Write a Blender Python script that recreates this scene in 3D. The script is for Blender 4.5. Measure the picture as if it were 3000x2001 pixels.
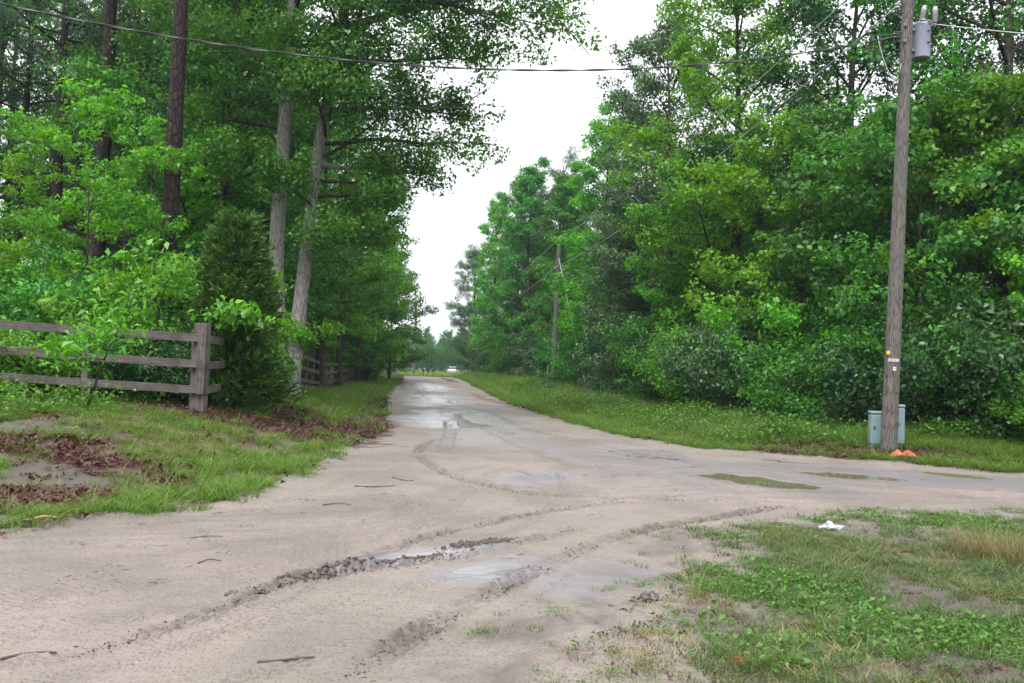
import bpy, bmesh, math, random
import numpy as np
from mathutils import Matrix, Vector, noise as mnoise

for o in list(bpy.data.objects):
    bpy.data.objects.remove(o)
SC = bpy.context.scene
COL = SC.collection
R = math.radians

# ------------------------------------------------------------------ camera
cam_data = bpy.data.cameras.new('camera')
cam_data.sensor_width = 36.0
cam_data.lens = 30.0
cam_data.clip_end = 3000
cam_data.clip_start = 0.05
camera = bpy.data.objects.new('camera', cam_data)
COL.objects.link(camera)
PITCH, ROLL, EYE = R(1.97), R(2.0), 1.56
_f = Vector((0, math.cos(PITCH), math.sin(PITCH)))
_u0 = Vector((0, -math.sin(PITCH), math.cos(PITCH)))
_r0 = Vector((1, 0, 0))
_r = math.cos(ROLL)*_r0 + math.sin(ROLL)*_u0
_u = math.cos(ROLL)*_u0 - math.sin(ROLL)*_r0
camera.matrix_world = Matrix(((_r.x, _u.x, -_f.x, 0), (_r.y, _u.y, -_f.y, 0), (_r.z, _u.z, -_f.z, EYE), (0, 0, 0, 1)))
SC.camera = camera

# ------------------------------------------------------------------ sky, sun, exposure
SUN_EL, SUN_AZ = R(55), R(200)
world = bpy.data.worlds.new('World')
SC.world = world
world.use_nodes = True
wn = world.node_tree.nodes
wl = world.node_tree.links
bg = wn['Background']
sky_tex = wn.new('ShaderNodeTexSky')
sky_tex.sky_type = 'NISHITA'
sky_tex.sun_disc = False
sky_tex.sun_elevation = SUN_EL
sky_tex.sun_rotation = SUN_AZ
sky_tex.dust_density = 4.0
cloud = wn.new('ShaderNodeMix')
cloud.data_type = 'RGBA'
cloud.inputs[0].default_value = 0.90
# closed cloud cover: an overcast sky is about three times as bright overhead as at the horizon
w_tc = wn.new('ShaderNodeTexCoord'); w_sep = wn.new('ShaderNodeSeparateXYZ')
wl.new(w_tc.outputs['Generated'], w_sep.inputs[0])
w_el = wn.new('ShaderNodeMapRange'); w_el.inputs['To Min'].default_value = 5.0; w_el.inputs['To Max'].default_value = 12.5
wl.new(w_sep.outputs['Z'], w_el.inputs['Value'])
w_mul = wn.new('ShaderNodeMix'); w_mul.data_type = 'RGBA'; w_mul.blend_type = 'MULTIPLY'; w_mul.inputs[0].default_value = 1.0
w_mul.inputs[6].default_value = (0.985, 0.995, 1.03, 1)
wl.new(w_el.outputs[0], w_mul.inputs[7])
wl.new(w_mul.outputs[2], cloud.inputs[7])
wl.new(sky_tex.outputs[0], cloud.inputs[6])
wl.new(cloud.outputs[2], bg.inputs[0])
bg.inputs[1].default_value = 0.12

sun_data = bpy.data.lights.new('sun', 'SUN')
sun_data.energy = 1.5
sun_data.angle = R(16)
sun_data.color = (1.0, 0.97, 0.92)
sun = bpy.data.objects.new('sun', sun_data)
COL.objects.link(sun)
_sd = Vector((math.sin(SUN_AZ)*math.cos(SUN_EL), math.cos(SUN_AZ)*math.cos(SUN_EL), math.sin(SUN_EL)))
sun.rotation_euler = _sd.to_track_quat('Z', 'Y').to_euler()

SC.view_settings.view_transform = 'Standard'
SC.view_settings.look = 'None'
SC.view_settings.gamma = 1.0
SC.view_settings.exposure = 0.95
SC.view_settings.use_curve_mapping = False
SC.render.engine = 'CYCLES'
SC.cycles.max_bounces = 4
SC.cycles.diffuse_bounces = 2
SC.cycles.glossy_bounces = 2
SC.cycles.transmission_bounces = 4
SC.cycles.volume_bounces = 1
SC.cycles.transparent_max_bounces = 8
SC.cycles.caustics_reflective = False
SC.cycles.caustics_refractive = False
SC.cycles.use_denoising = True
try:
    SC.cycles.denoising_input_passes = 'RGB_ALBEDO_NORMAL'
    SC.cycles.denoising_prefilter = 'ACCURATE'
except Exception:
    pass

# ------------------------------------------------------------------ small helpers
rng = np.random.default_rng(7)

def S(t):
    t = np.clip(t, 0.0, 1.0)
    return t*t*(3-2*t)

def _hash(ix, iy, seed):
    h = (ix.astype(np.int64)*374761393 + iy.astype(np.int64)*668265263 + seed*974711) & 0xffffffff
    h = ((h ^ (h >> 13))*1274126177) & 0xffffffff
    h = h ^ (h >> 16)
    return (h & 0xffff)/65535.0

def vnoise(x, y, seed=0):
    x = np.asarray(x, float); y = np.asarray(y, float)
    ix = np.floor(x); iy = np.floor(y)
    fx = x-ix; fy = y-iy
    fx = fx*fx*(3-2*fx); fy = fy*fy*(3-2*fy)
    ix = ix.astype(np.int64); iy = iy.astype(np.int64)
    a = _hash(ix, iy, seed); b = _hash(ix+1, iy, seed)
    c = _hash(ix, iy+1, seed); d = _hash(ix+1, iy+1, seed)
    return (a*(1-fx)+b*fx)*(1-fy) + (c*(1-fx)+d*fx)*fy

def fbm(x, y, seed=0, octaves=4):
    s = 0; a = 0.5; n = 0
    for k in range(octaves):
        s = s + a*vnoise(np.asarray(x)*2**k, np.asarray(y)*2**k, seed+k*17)
        n += a; a *= 0.5
    return s/n

def make_mesh(name, V, faces, smooth=False, face_attr=None, point_attr=None, point_col=None):
    """faces: list of (n,k) integer arrays"""
    me = bpy.data.meshes.new(name)
    V = np.asarray(V, np.float32)
    faces = [np.asarray(f, np.int32) for f in faces if len(f)]
    nl = sum(f.size for f in faces); nf = sum(len(f) for f in faces)
    me.vertices.add(len(V)); me.vertices.foreach_set('co', V.ravel())
    me.loops.add(nl); me.loops.foreach_set('vertex_index', np.concatenate([f.ravel() for f in faces]))
    me.polygons.add(nf)
    tot = np.concatenate([np.full(len(f), f.shape[1], np.int32) for f in faces])
    start = np.concatenate([[0], np.cumsum(tot)[:-1]]).astype(np.int32)
    me.polygons.foreach_set('loop_start', start)
    try:
        me.polygons.foreach_set('loop_total', tot)
    except Exception:
        pass
    if smooth:
        me.polygons.foreach_set('use_smooth', np.ones(nf, bool))
    me.update(calc_edges=True)
    for k, v in (face_attr or {}).items():
        a = me.attributes.new(k, 'FLOAT', 'FACE'); a.data.foreach_set('value', np.asarray(v, np.float32))
    for k, v in (point_attr or {}).items():
        a = me.attributes.new(k, 'FLOAT', 'POINT'); a.data.foreach_set('value', np.asarray(v, np.float32))
    for k, v in (point_col or {}).items():
        a = me.attributes.new(k, 'FLOAT_COLOR', 'POINT'); a.data.foreach_set('color', np.asarray(v, np.float32).ravel())
    return me

def link(name, me, mat=None, parent=None, loc=None, rot=None, scale=None):
    o = bpy.data.objects.new(name, me)
    COL.objects.link(o)
    if mat is not None and me is not None and len(me.materials) == 0:
        me.materials.append(mat)
    if parent is not None:
        o.parent = parent
    if loc is not None: o.location = loc
    if rot is not None: o.rotation_euler = rot
    if scale is not None: o.scale = scale
    return o

def tag(o, label=None, cat=None, group=None, kind=None):
    if label: o['label'] = label
    if cat: o['category'] = cat
    if group: o['group'] = group
    if kind: o['kind'] = kind
    return o

def thing(name, label, cat, loc=(0, 0, 0), rz=0.0, group=None):
    o = bpy.data.objects.new(name, None)
    o.empty_display_size = 0.2
    COL.objects.link(o)
    o.location = loc
    o.rotation_euler = (0, 0, rz)
    return tag(o, label, cat, group)

class MB:
    """collects shapes into one mesh"""
    def __init__(s):
        s.v = []; s.f = []
    def add(s, V, F):
        b = len(s.v)
        s.v += [tuple(p) for p in V]
        s.f += [tuple(b+i for i in f) for f in F]
        return s
    def box(s, c, d, M=None):
        x, y, z = d[0]/2, d[1]/2, d[2]/2
        V = [Vector((sx*x, sy*y, sz*z)) for sx in (-1, 1) for sy in (-1, 1) for sz in (-1, 1)]
        if M is not None: V = [M @ v for v in V]
        V = [v + Vector(c) for v in V]
        return s.add(V, [(0, 1, 3, 2), (4, 6, 7, 5), (0, 4, 5, 1), (2, 3, 7, 6), (0, 2, 6, 4), (1, 5, 7, 3)])
    def tube(s, pts, rad, n=8, caps=True):
        pts = [Vector(p) for p in pts]
        if not hasattr(rad, '__len__'): rad = [rad]*len(pts)
        V = []; F = []
        up = Vector((0, 0, 1))
        prev = None
        for i, p in enumerate(pts):
            t = (pts[min(i+1, len(pts)-1)] - pts[max(i-1, 0)])
            if t.length < 1e-9: t = Vector((0, 0, 1))
            t.normalize()
            if prev is None:
                a = t.cross(up)
                if a.length < 0.05: a = t.cross(Vector((0, 1, 0)))
            else:
                a = prev - t*prev.dot(t)
            a.normalize(); prev = a
            b = t.cross(a)
            for k in range(n):
                th = 2*math.pi*k/n
                V.append(p + (a*math.cos(th)+b*math.sin(th))*rad[i])
        for i in range(len(pts)-1):
            for k in range(n):
                k2 = (k+1) % n
                F.append((i*n+k, i*n+k2, (i+1)*n+k2, (i+1)*n+k))
        if caps:
            F.append(tuple(range(n-1, -1, -1)))
            F.append(tuple((len(pts)-1)*n+k for k in range(n)))
        return s.add(V, F)
    def lathe(s, prof, n=20, M=None):
        V = []; F = []
        for r, z in prof:
            for k in range(n):
                th = 2*math.pi*k/n
                v = Vector((r*math.cos(th), r*math.sin(th), z))
                V.append(M @ v if M is not None else v)
        for i in range(len(prof)-1):
            for k in range(n):
                k2 = (k+1) % n
                F.append((i*n+k, i*n+k2, (i+1)*n+k2, (i+1)*n+k))
        F.append(tuple(range(n-1, -1, -1)))
        F.append(tuple((len(prof)-1)*n+k for k in range(n)))
        return s.add(V, F)
    def build(s, name, mat, parent=None, smooth=False, bevel=0.0, loc=None, rot=None):
        me = bpy.data.meshes.new(name)
        me.from_pydata([tuple(v) for v in s.v], [], s.f)
        me.update()
        if smooth:
            me.polygons.foreach_set('use_smooth', np.ones(len(me.polygons), bool))
        o = link(name, me, mat, parent, loc, rot)
        if bevel:
            m = o.modifiers.new('bevel', 'BEVEL'); m.width = bevel; m.segments = 2; m.limit_method = 'ANGLE'
        return o

# ------------------------------------------------------------------ materials
def new_mat(name):
    m = bpy.data.materials.new(name)
    m.use_nodes = True
    nt = m.node_tree
    return m, nt, nt.nodes, nt.links, nt.nodes['Principled BSDF']

def N(nt, kind, **kw):
    n = nt.nodes.new(kind)
    for k, v in kw.items(): setattr(n, k, v)
    return n

def ramp(nt, fac, stops, interp='LINEAR'):
    r = nt.nodes.new('ShaderNodeValToRGB')
    r.color_ramp.interpolation = interp
    e = r.color_ramp.elements
    while len(e) < len(stops): e.new(0.5)
    for i, (p, c) in enumerate(stops):
        e[i].position = p
        e[i].color = (c[0], c[1], c[2], 1) if hasattr(c, '__len__') else (c, c, c, 1)
    nt.links.new(fac, r.inputs[0])
    return r.outputs[0]

def mixc(nt, fac, a, b, blend='MIX'):
    m = nt.nodes.new('ShaderNodeMix'); m.data_type = 'RGBA'; m.blend_type = blend
    for sock, v in ((m.inputs[0], fac), (m.inputs[6], a), (m.inputs[7], b)):
        if isinstance(v, (int, float)): sock.default_value = v
        elif isinstance(v, tuple): sock.default_value = (v[0], v[1], v[2], 1)
        else: nt.links.new(v, sock)
    return m.outputs[2]

def math_n(nt, op, a, b=None, clamp=False):
    m = nt.nodes.new('ShaderNodeMath'); m.operation = op; m.use_clamp = clamp
    for i, v in enumerate((a, b)):
        if v is None: continue
        if isinstance(v, (int, float)): m.inputs[i].default_value = v
        else: nt.links.new(v, m.inputs[i])
    return m.outputs[0]

def noise_n(nt, vec, scale, detail=4, rough=0.55, dist=0.0):
    n = nt.nodes.new('ShaderNodeTexNoise')
    n.inputs['Scale'].default_value = scale
    n.inputs['Detail'].default_value = detail
    n.inputs['Roughness'].default_value = rough
    n.inputs['Distortion'].default_value = dist
    if vec is not None: nt.links.new(vec, n.inputs['Vector'])
    return n.outputs['Fac']

def coords(nt, scale=(1, 1, 1), kind='Object'):
    t = nt.nodes.new('ShaderNodeTexCoord')
    m = nt.nodes.new('ShaderNodeMapping')
    m.inputs['Scale'].default_value = scale
    nt.links.new(t.outputs[kind], m.inputs['Vector'])
    return m.outputs[0]

def bump(nt, height, strength, dist, b):
    n = nt.nodes.new('ShaderNodeBump')
    n.inputs['Strength'].default_value = strength
    n.inputs['Distance'].default_value = dist
    nt.links.new(height, n.inputs['Height'])
    nt.links.new(n.outputs[0], b.inputs['Normal'])

def leaf_mat(name, dark, mid, light, trans=0.35, gloss=0.4, hue=0.03):
    """leaf colours run over the per-leaf 'tint', shifted a little from plant to plant"""
    m, nt, nodes, links, b = new_mat(name)
    a = N(nt, 'ShaderNodeAttribute', attribute_name='tint')
    oi = N(nt, 'ShaderNodeObjectInfo')
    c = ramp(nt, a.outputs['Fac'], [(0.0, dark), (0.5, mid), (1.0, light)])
    hs = N(nt, 'ShaderNodeHueSaturation')
    h = math_n(nt, 'MULTIPLY_ADD', oi.outputs['Random'], hue); nt.nodes[-1].inputs[2].default_value = 0.5-hue/2
    v = math_n(nt, 'MULTIPLY_ADD', oi.outputs['Random'], 0.35); nt.nodes[-1].inputs[2].default_value = 0.85
    links.new(h, hs.inputs['Hue']); links.new(v, hs.inputs['Value']); links.new(c, hs.inputs['Color'])
    links.new(hs.outputs[0], b.inputs['Base Color'])
    b.inputs['Roughness'].default_value = gloss
    b.inputs['Specular IOR Level'].default_value = 0.45
    t = N(nt, 'ShaderNodeBsdfTranslucent')
    tc = N(nt, 'ShaderNodeHueSaturation'); tc.inputs['Hue'].default_value = 0.485; tc.inputs['Saturation'].default_value = 1.1; tc.inputs['Value'].default_value = 1.25
    links.new(hs.outputs[0], tc.inputs['Color']); links.new(tc.outputs[0], t.inputs['Color'])
    mx = N(nt, 'ShaderNodeMixShader'); mx.inputs[0].default_value = trans
    links.new(b.outputs[0], mx.inputs[1]); links.new(t.outputs[0], mx.inputs[2])
    links.new(mx.outputs[0], nodes['Material Output'].inputs['Surface'])
    return m

def bark_mat(name, dark, light, vscale=(9, 9, 1.4), patch=None, rough=0.9, depth=0.03):
    m, nt, nodes, links, b = new_mat(name)
    v = coords(nt, vscale)
    n1 = noise_n(nt, v, 1.6, 6, 0.65, 0.8)
    vo = N(nt, 'ShaderNodeTexVoronoi', feature='DISTANCE_TO_EDGE'); vo.inputs['Scale'].default_value = 1.3
    links.new(v, vo.inputs['Vector'])
    e = ramp(nt, vo.outputs['Distance'], [(0.0, 0.0), (0.18, 1.0)])
    h = mixc(nt, 0.5, e, n1)
    c = ramp(nt, h, [(0.15, dark), (0.75, light)])
    if patch:
        n2 = noise_n(nt, coords(nt, (1.6, 1.6, 0.5)), 1.2, 4, 0.6)
        c = mixc(nt, ramp(nt, n2, [(0.52, 0.0), (0.68, 0.8)]), c, patch)
    links.new(c, b.inputs['Base Color'])
    b.inputs['Roughness'].default_value = rough
    b.inputs['Specular IOR Level'].default_value = 0.25
    bump(nt, h, 1.0, depth, b)
    return m

def plain_mat(name, col, rough=0.5, metal=0.0, var=0.12, scale=6.0, dirt=None, bmp=0.0):
    m, nt, nodes, links, b = new_mat(name)
    v = coords(nt)
    n = noise_n(nt, v, scale, 5, 0.6)
    lo = tuple(c*(1-var) for c in col); hi = tuple(min(1, c*(1+var)) for c in col)
    c = ramp(nt, n, [(0.3, lo), (0.7, hi)])
    if dirt:
        n2 = noise_n(nt, v, scale*0.6, 6, 0.7)
        c = mixc(nt, ramp(nt, n2, [(0.5, 0.0), (0.72, 0.75)]), c, dirt)
    links.new(c, b.inputs['Base Color'])
    b.inputs['Roughness'].default_value = rough
    b.inputs['Metallic'].default_value = metal
    if bmp: bump(nt, n, 0.6, bmp, b)
    return m

def wood_mat(name, dark, light, patch, grain_axis='X', rough=0.85):
    m, nt, nodes, links, b = new_mat(name)
    sc = {'X': (1.2, 26, 26), 'Z': (26, 26, 1.2)}[grain_axis]
    v = coords(nt, sc)
    g = noise_n(nt, v, 1.5, 6, 0.65, 0.3)
    c = ramp(nt, g, [(0.25, dark), (0.5, tuple((a+b2)/2 for a, b2 in zip(dark, light))), (0.75, light)])
    n2 = noise_n(nt, coords(nt, (2.2, 2.2, 2.2)), 1.4, 5, 0.65)
    c = mixc(nt, ramp(nt, n2, [(0.48, 0.0), (0.66, 0.85)]), c, patch)
    links.new(c, b.inputs['Base Color'])
    b.inputs['Roughness'].default_value = rough
    bump(nt, g, 0.9, 0.012, b)
    return m

MAT = {}
MAT['leaf_mid'] = leaf_mat('leaf_mid_green', (0.032, 0.123, 0.019), (0.059, 0.225, 0.027), (0.125, 0.376, 0.033))
MAT['leaf_bright'] = leaf_mat('leaf_bright_green', (0.051, 0.188, 0.015), (0.103, 0.333, 0.019), (0.204, 0.521, 0.028), 0.42)
MAT['leaf_lime'] = leaf_mat('leaf_lime_green', (0.071, 0.215, 0.017), (0.140, 0.383, 0.021), (0.234, 0.526, 0.035), 0.42)
MAT['leaf_oak'] = leaf_mat('leaf_oak_green', (0.036, 0.140, 0.019), (0.068, 0.232, 0.027), (0.122, 0.335, 0.036), 0.45)
MAT['leaf_dark'] = leaf_mat('leaf_dark_green', (0.017, 0.072, 0.019), (0.031, 0.124, 0.027), (0.063, 0.210, 0.037), 0.28, 0.35)
MAT['leaf_grey'] = leaf_mat('leaf_grey_green', (0.051, 0.111, 0.044), (0.086, 0.182, 0.066), (0.143, 0.273, 0.094), 0.28, 0.45)
MAT['needle'] = leaf_mat('pine_needle', (0.025, 0.075, 0.027), (0.048, 0.119, 0.037), (0.081, 0.175, 0.056), 0.15, 0.5)
MAT['cedar'] = leaf_mat('cedar_scale_leaf', (0.026, 0.078, 0.014), (0.060, 0.150, 0.020), (0.120, 0.240, 0.030), 0.2, 0.5)
MAT['grass'] = leaf_mat('grass_blade', (0.050, 0.112, 0.016), (0.105, 0.215, 0.024), (0.200, 0.310, 0.050), 0.35, 0.45)
MAT['grass_dull'] = leaf_mat('dull_grass_blade', (0.045, 0.085, 0.022), (0.085, 0.150, 0.038), (0.170, 0.230, 0.075), 0.3, 0.5)
MAT['grass_dry'] = leaf_mat('dry_grass_blade', (0.110, 0.110, 0.030), (0.220, 0.200, 0.070), (0.360, 0.300, 0.150), 0.25, 0.6)
MAT['weed'] = leaf_mat('weed_leaf', (0.050, 0.130, 0.020), (0.090, 0.220, 0.030), (0.150, 0.320, 0.050), 0.35, 0.45)
MAT['dead_leaf'] = leaf_mat('dead_leaf', (0.045, 0.018, 0.014), (0.105, 0.042, 0.030), (0.230, 0.125, 0.080), 0.08, 0.5, 0.0)
MAT['bark_pine'] = bark_mat('pine_bark', (0.007, 0.006, 0.006), (0.042, 0.029, 0.027), (7, 7, 2.6), depth=0.05)
MAT['bark_oak'] = bark_mat('pale_grey_bark', (0.085, 0.079, 0.076), (0.440, 0.415, 0.400), (24, 24, 2.2), (0.270, 0.265, 0.240), depth=0.03)
MAT['bark_dark'] = bark_mat('dark_bark', (0.018, 0.014, 0.012), (0.085, 0.070, 0.058), (8, 8, 1.6))
MAT['pole_wood'] = bark_mat('weathered_pole_wood', (0.036, 0.028, 0.026), (0.185, 0.168, 0.152), (30, 30, 2.4), (0.105, 0.138, 0.115), depth=0.008)
MAT['rail_wood'] = wood_mat('weathered_rail_wood', (0.034, 0.027, 0.026), (0.190, 0.165, 0.155), (0.048, 0.027, 0.023), 'X')
MAT['post_wood'] = wood_mat('weathered_post_wood', (0.034, 0.028, 0.029), (0.205, 0.180, 0.175), (0.062, 0.038, 0.033), 'Z')
MAT['galv'] = plain_mat('grey_transformer_paint', (0.33, 0.36, 0.44), 0.35, 0.0, 0.05, 3.0, bmp=0.0)
MAT['steel'] = plain_mat('weathered_steel', (0.18, 0.18, 0.19), 0.45, 0.8, 0.2, 20)
MAT['ceramic'] = plain_mat('grey_ceramic', (0.40, 0.39, 0.42), 0.2, 0.0, 0.08, 9)
MAT['ceramic_dark'] = plain_mat('dark_ceramic', (0.07, 0.06, 0.055), 0.25, 0.0, 0.1, 9)
MAT['cable'] = plain_mat('black_cable', (0.018, 0.018, 0.02), 0.45, 0.0, 0.2, 9)
MAT['wire'] = plain_mat('bare_aluminium_wire', (0.45, 0.46, 0.47), 0.4, 0.7, 0.1, 9)
MAT['pedestal'] = plain_mat('pale_green_pedestal_paint', (0.19, 0.29, 0.31), 0.5, 0.0, 0.10, 5.0, (0.17, 0.25, 0.24))
MAT['orange'] = plain_mat('faded_orange_rubber', (0.42, 0.085, 0.04), 0.7, 0.0, 0.25, 14.0, (0.45, 0.30, 0.20), 0.004)
MAT['yellow'] = plain_mat('yellow_plastic', (0.75, 0.50, 0.02), 0.5)
MAT['tagwhite'] = plain_mat('white_number_tag', (0.75, 0.75, 0.78), 0.45, 0.0, 0.05)
MAT['black'] = plain_mat('black_paint', (0.02, 0.02, 0.02), 0.4)
MAT['white'] = plain_mat('white_litter', (0.42, 0.44, 0.45), 0.6, 0.0, 0.15, 30)
MAT['redscrap'] = plain_mat('red_scrap', (0.30, 0.02, 0.015), 0.5, 0.0, 0.3, 30)
MAT['mud'] = plain_mat('wet_dark_mud', (0.105, 0.085, 0.072), 0.5, 0.0, 0.5, 18.0, bmp=0.01)
MAT['twig'] = plain_mat('dead_twig_bark', (0.085, 0.060, 0.050), 0.75, 0.0, 0.3, 30)
MAT['straw'] = plain_mat('pale_wood_chip', (0.45, 0.28, 0.13), 0.75, 0.0, 0.3, 30)
MAT['carwhite'] = plain_mat('white_car_paint', (0.45, 0.42, 0.44), 0.25)
MAT['glass'] = plain_mat('dark_car_glass', (0.02, 0.025, 0.03), 0.05)
MAT['tyre'] = plain_mat('tyre_rubber', (0.02, 0.02, 0.02), 0.8)

# ================================================================== TERRAIN
def elevation(y):
    return 0.55*S((y-35)/60) - 0.45*S((y-98)/25) + 0.75*S((y-130)/90)
LE_Y = [0, 8, 9.5, 12, 17, 25, 42, 88, 140]; LE_X = [-9, -5, -3.3, -3.0, -3.2, -3.8, -5.7, -10.6, -17]
RE_Y = [0, 14, 15.4, 17, 20.7, 33, 55, 88, 140]; RE_X = [40, 18, 9.4, 7, 3.3, .8, -2.2, -6.4, -12]
def terrain(x, y):
    x = np.asarray(x, float); y = np.asarray(y, float)
    z = elevation(y)
    A = 0.62-0.46*S((y-26)/18)
    z = z + A*S((np.interp(y, LE_Y, LE_X)-x)/3.5)*S((y-8.3)/5.0)
    z = z + 0.28*S((x-np.interp(y, RE_Y, RE_X)-0.3)/4.5)*S((y-15)/4)
    z = z + 0.06*S((6.5-y)/6)*S((x-0.5)/2.5)
    return z
def gz(x, y):
    return float(terrain(x, y))

LEFT_VERGE = [(-60, -2), (-14, 3.5), (-7.5, 6.2), (-4.32, 7.36), (-4.24, 8.02), (-4.02, 8.56), (-3.41, 8.58), (-3.08, 9.30), (-2.95, 10.52), (-2.82, 11.72), (-2.82, 13.94), (-2.99, 16.36), (-3.01, 18.86), (-3.20, 22.22), (-3.91, 26.72), (-4.98, 33.42), (-6.27, 44.34), (-8.14, 60.80), (-10.38, 82.20), (-14, 112), (-60, 160)]
RIGHT_VERGE = [(70, 8), (16, 12.6), (9.49, 15.74), (8.54, 16.34), (7.55, 17.04), (6.41, 17.66), (5.19, 18.32), (3.87, 19.04), (3.02, 21.04), (2.38, 23.08), (1.29, 30.12), (0.10, 39.52), (-1.40, 54.12), (-3.25, 70.40), (-6.52, 98.20), (-8, 114), (-60, 150), (70, 400)]
NEAR_FIELD = [(-0.2, -20), (-0.05, 2.5), (0.06, 4.34), (0.18, 4.88), (0.37, 5.22), (0.79, 6.14), (1.18, 7.04), (1.51, 8.08), (2.26, 9.20), (3.19, 9.82), (4.15, 10.26), (5.67, 10.82), (6.76, 11.20), (14, 11.6), (60, 6), (60, -20)]

def poly_sd(x, y, P):
    """signed distance, positive inside"""
    x = np.asarray(x, float); y = np.asarray(y, float)
    d = np.full(x.shape, 1e9); ins = np.zeros(x.shape, bool)
    n = len(P)
    for i in range(n):
        ax, ay = P[i]; bx, by = P[(i+1) % n]
        ex, ey = bx-ax, by-ay
        t = np.clip(((x-ax)*ex+(y-ay)*ey)/(ex*ex+ey*ey), 0, 1)
        d = np.minimum(d, (x-ax-t*ex)**2+(y-ay-t*ey)**2)
        c = ((ay > y) != (by > y))
        with np.errstate(divide='ignore', invalid='ignore'):
            xi = ax+(y-ay)*ex/(ey if ey != 0 else 1e-12)
        ins ^= c & (x < xi)
    d = np.sqrt(d)
    return np.where(ins, d, -d)

def line_dist(x, y, P):
    d = np.full(x.shape, 1e9); s = np.zeros(x.shape); acc = 0.0
    for (ax, ay), (bx, by) in zip(P[:-1], P[1:]):
        ex, ey = bx-ax, by-ay; L = math.hypot(ex, ey)
        t = np.clip(((x-ax)*ex+(y-ay)*ey)/(L*L), 0, 1)
        px, py = x-ax-t*ex, y-ay-t*ey
        dd = np.sqrt(px*px+py*py)*np.sign(ex*py-ey*px+1e-12)
        m = np.abs(dd) < np.abs(d)
        d = np.where(m, dd, d); s = np.where(m, acc+t*L, s); acc += L
    return d, s

def smooth_line(P, n=6):
    """Catmull-Rom through the points"""
    P = [P[0]]+list(P)+[P[-1]]
    out = []
    for i in range(1, len(P)-2):
        p0, p1, p2, p3 = (np.array(P[i+k], float) for k in (-1, 0, 1, 2))
        for k in range(n):
            t = k/n
            out.append(tuple(0.5*((2*p1)+(-p0+p2)*t+(2*p0-5*p1+4*p2-p3)*t*t+(-p0+3*p1-3*p2+p3)*t**3)))
    out.append(tuple(P[-2]))
    return out

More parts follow.
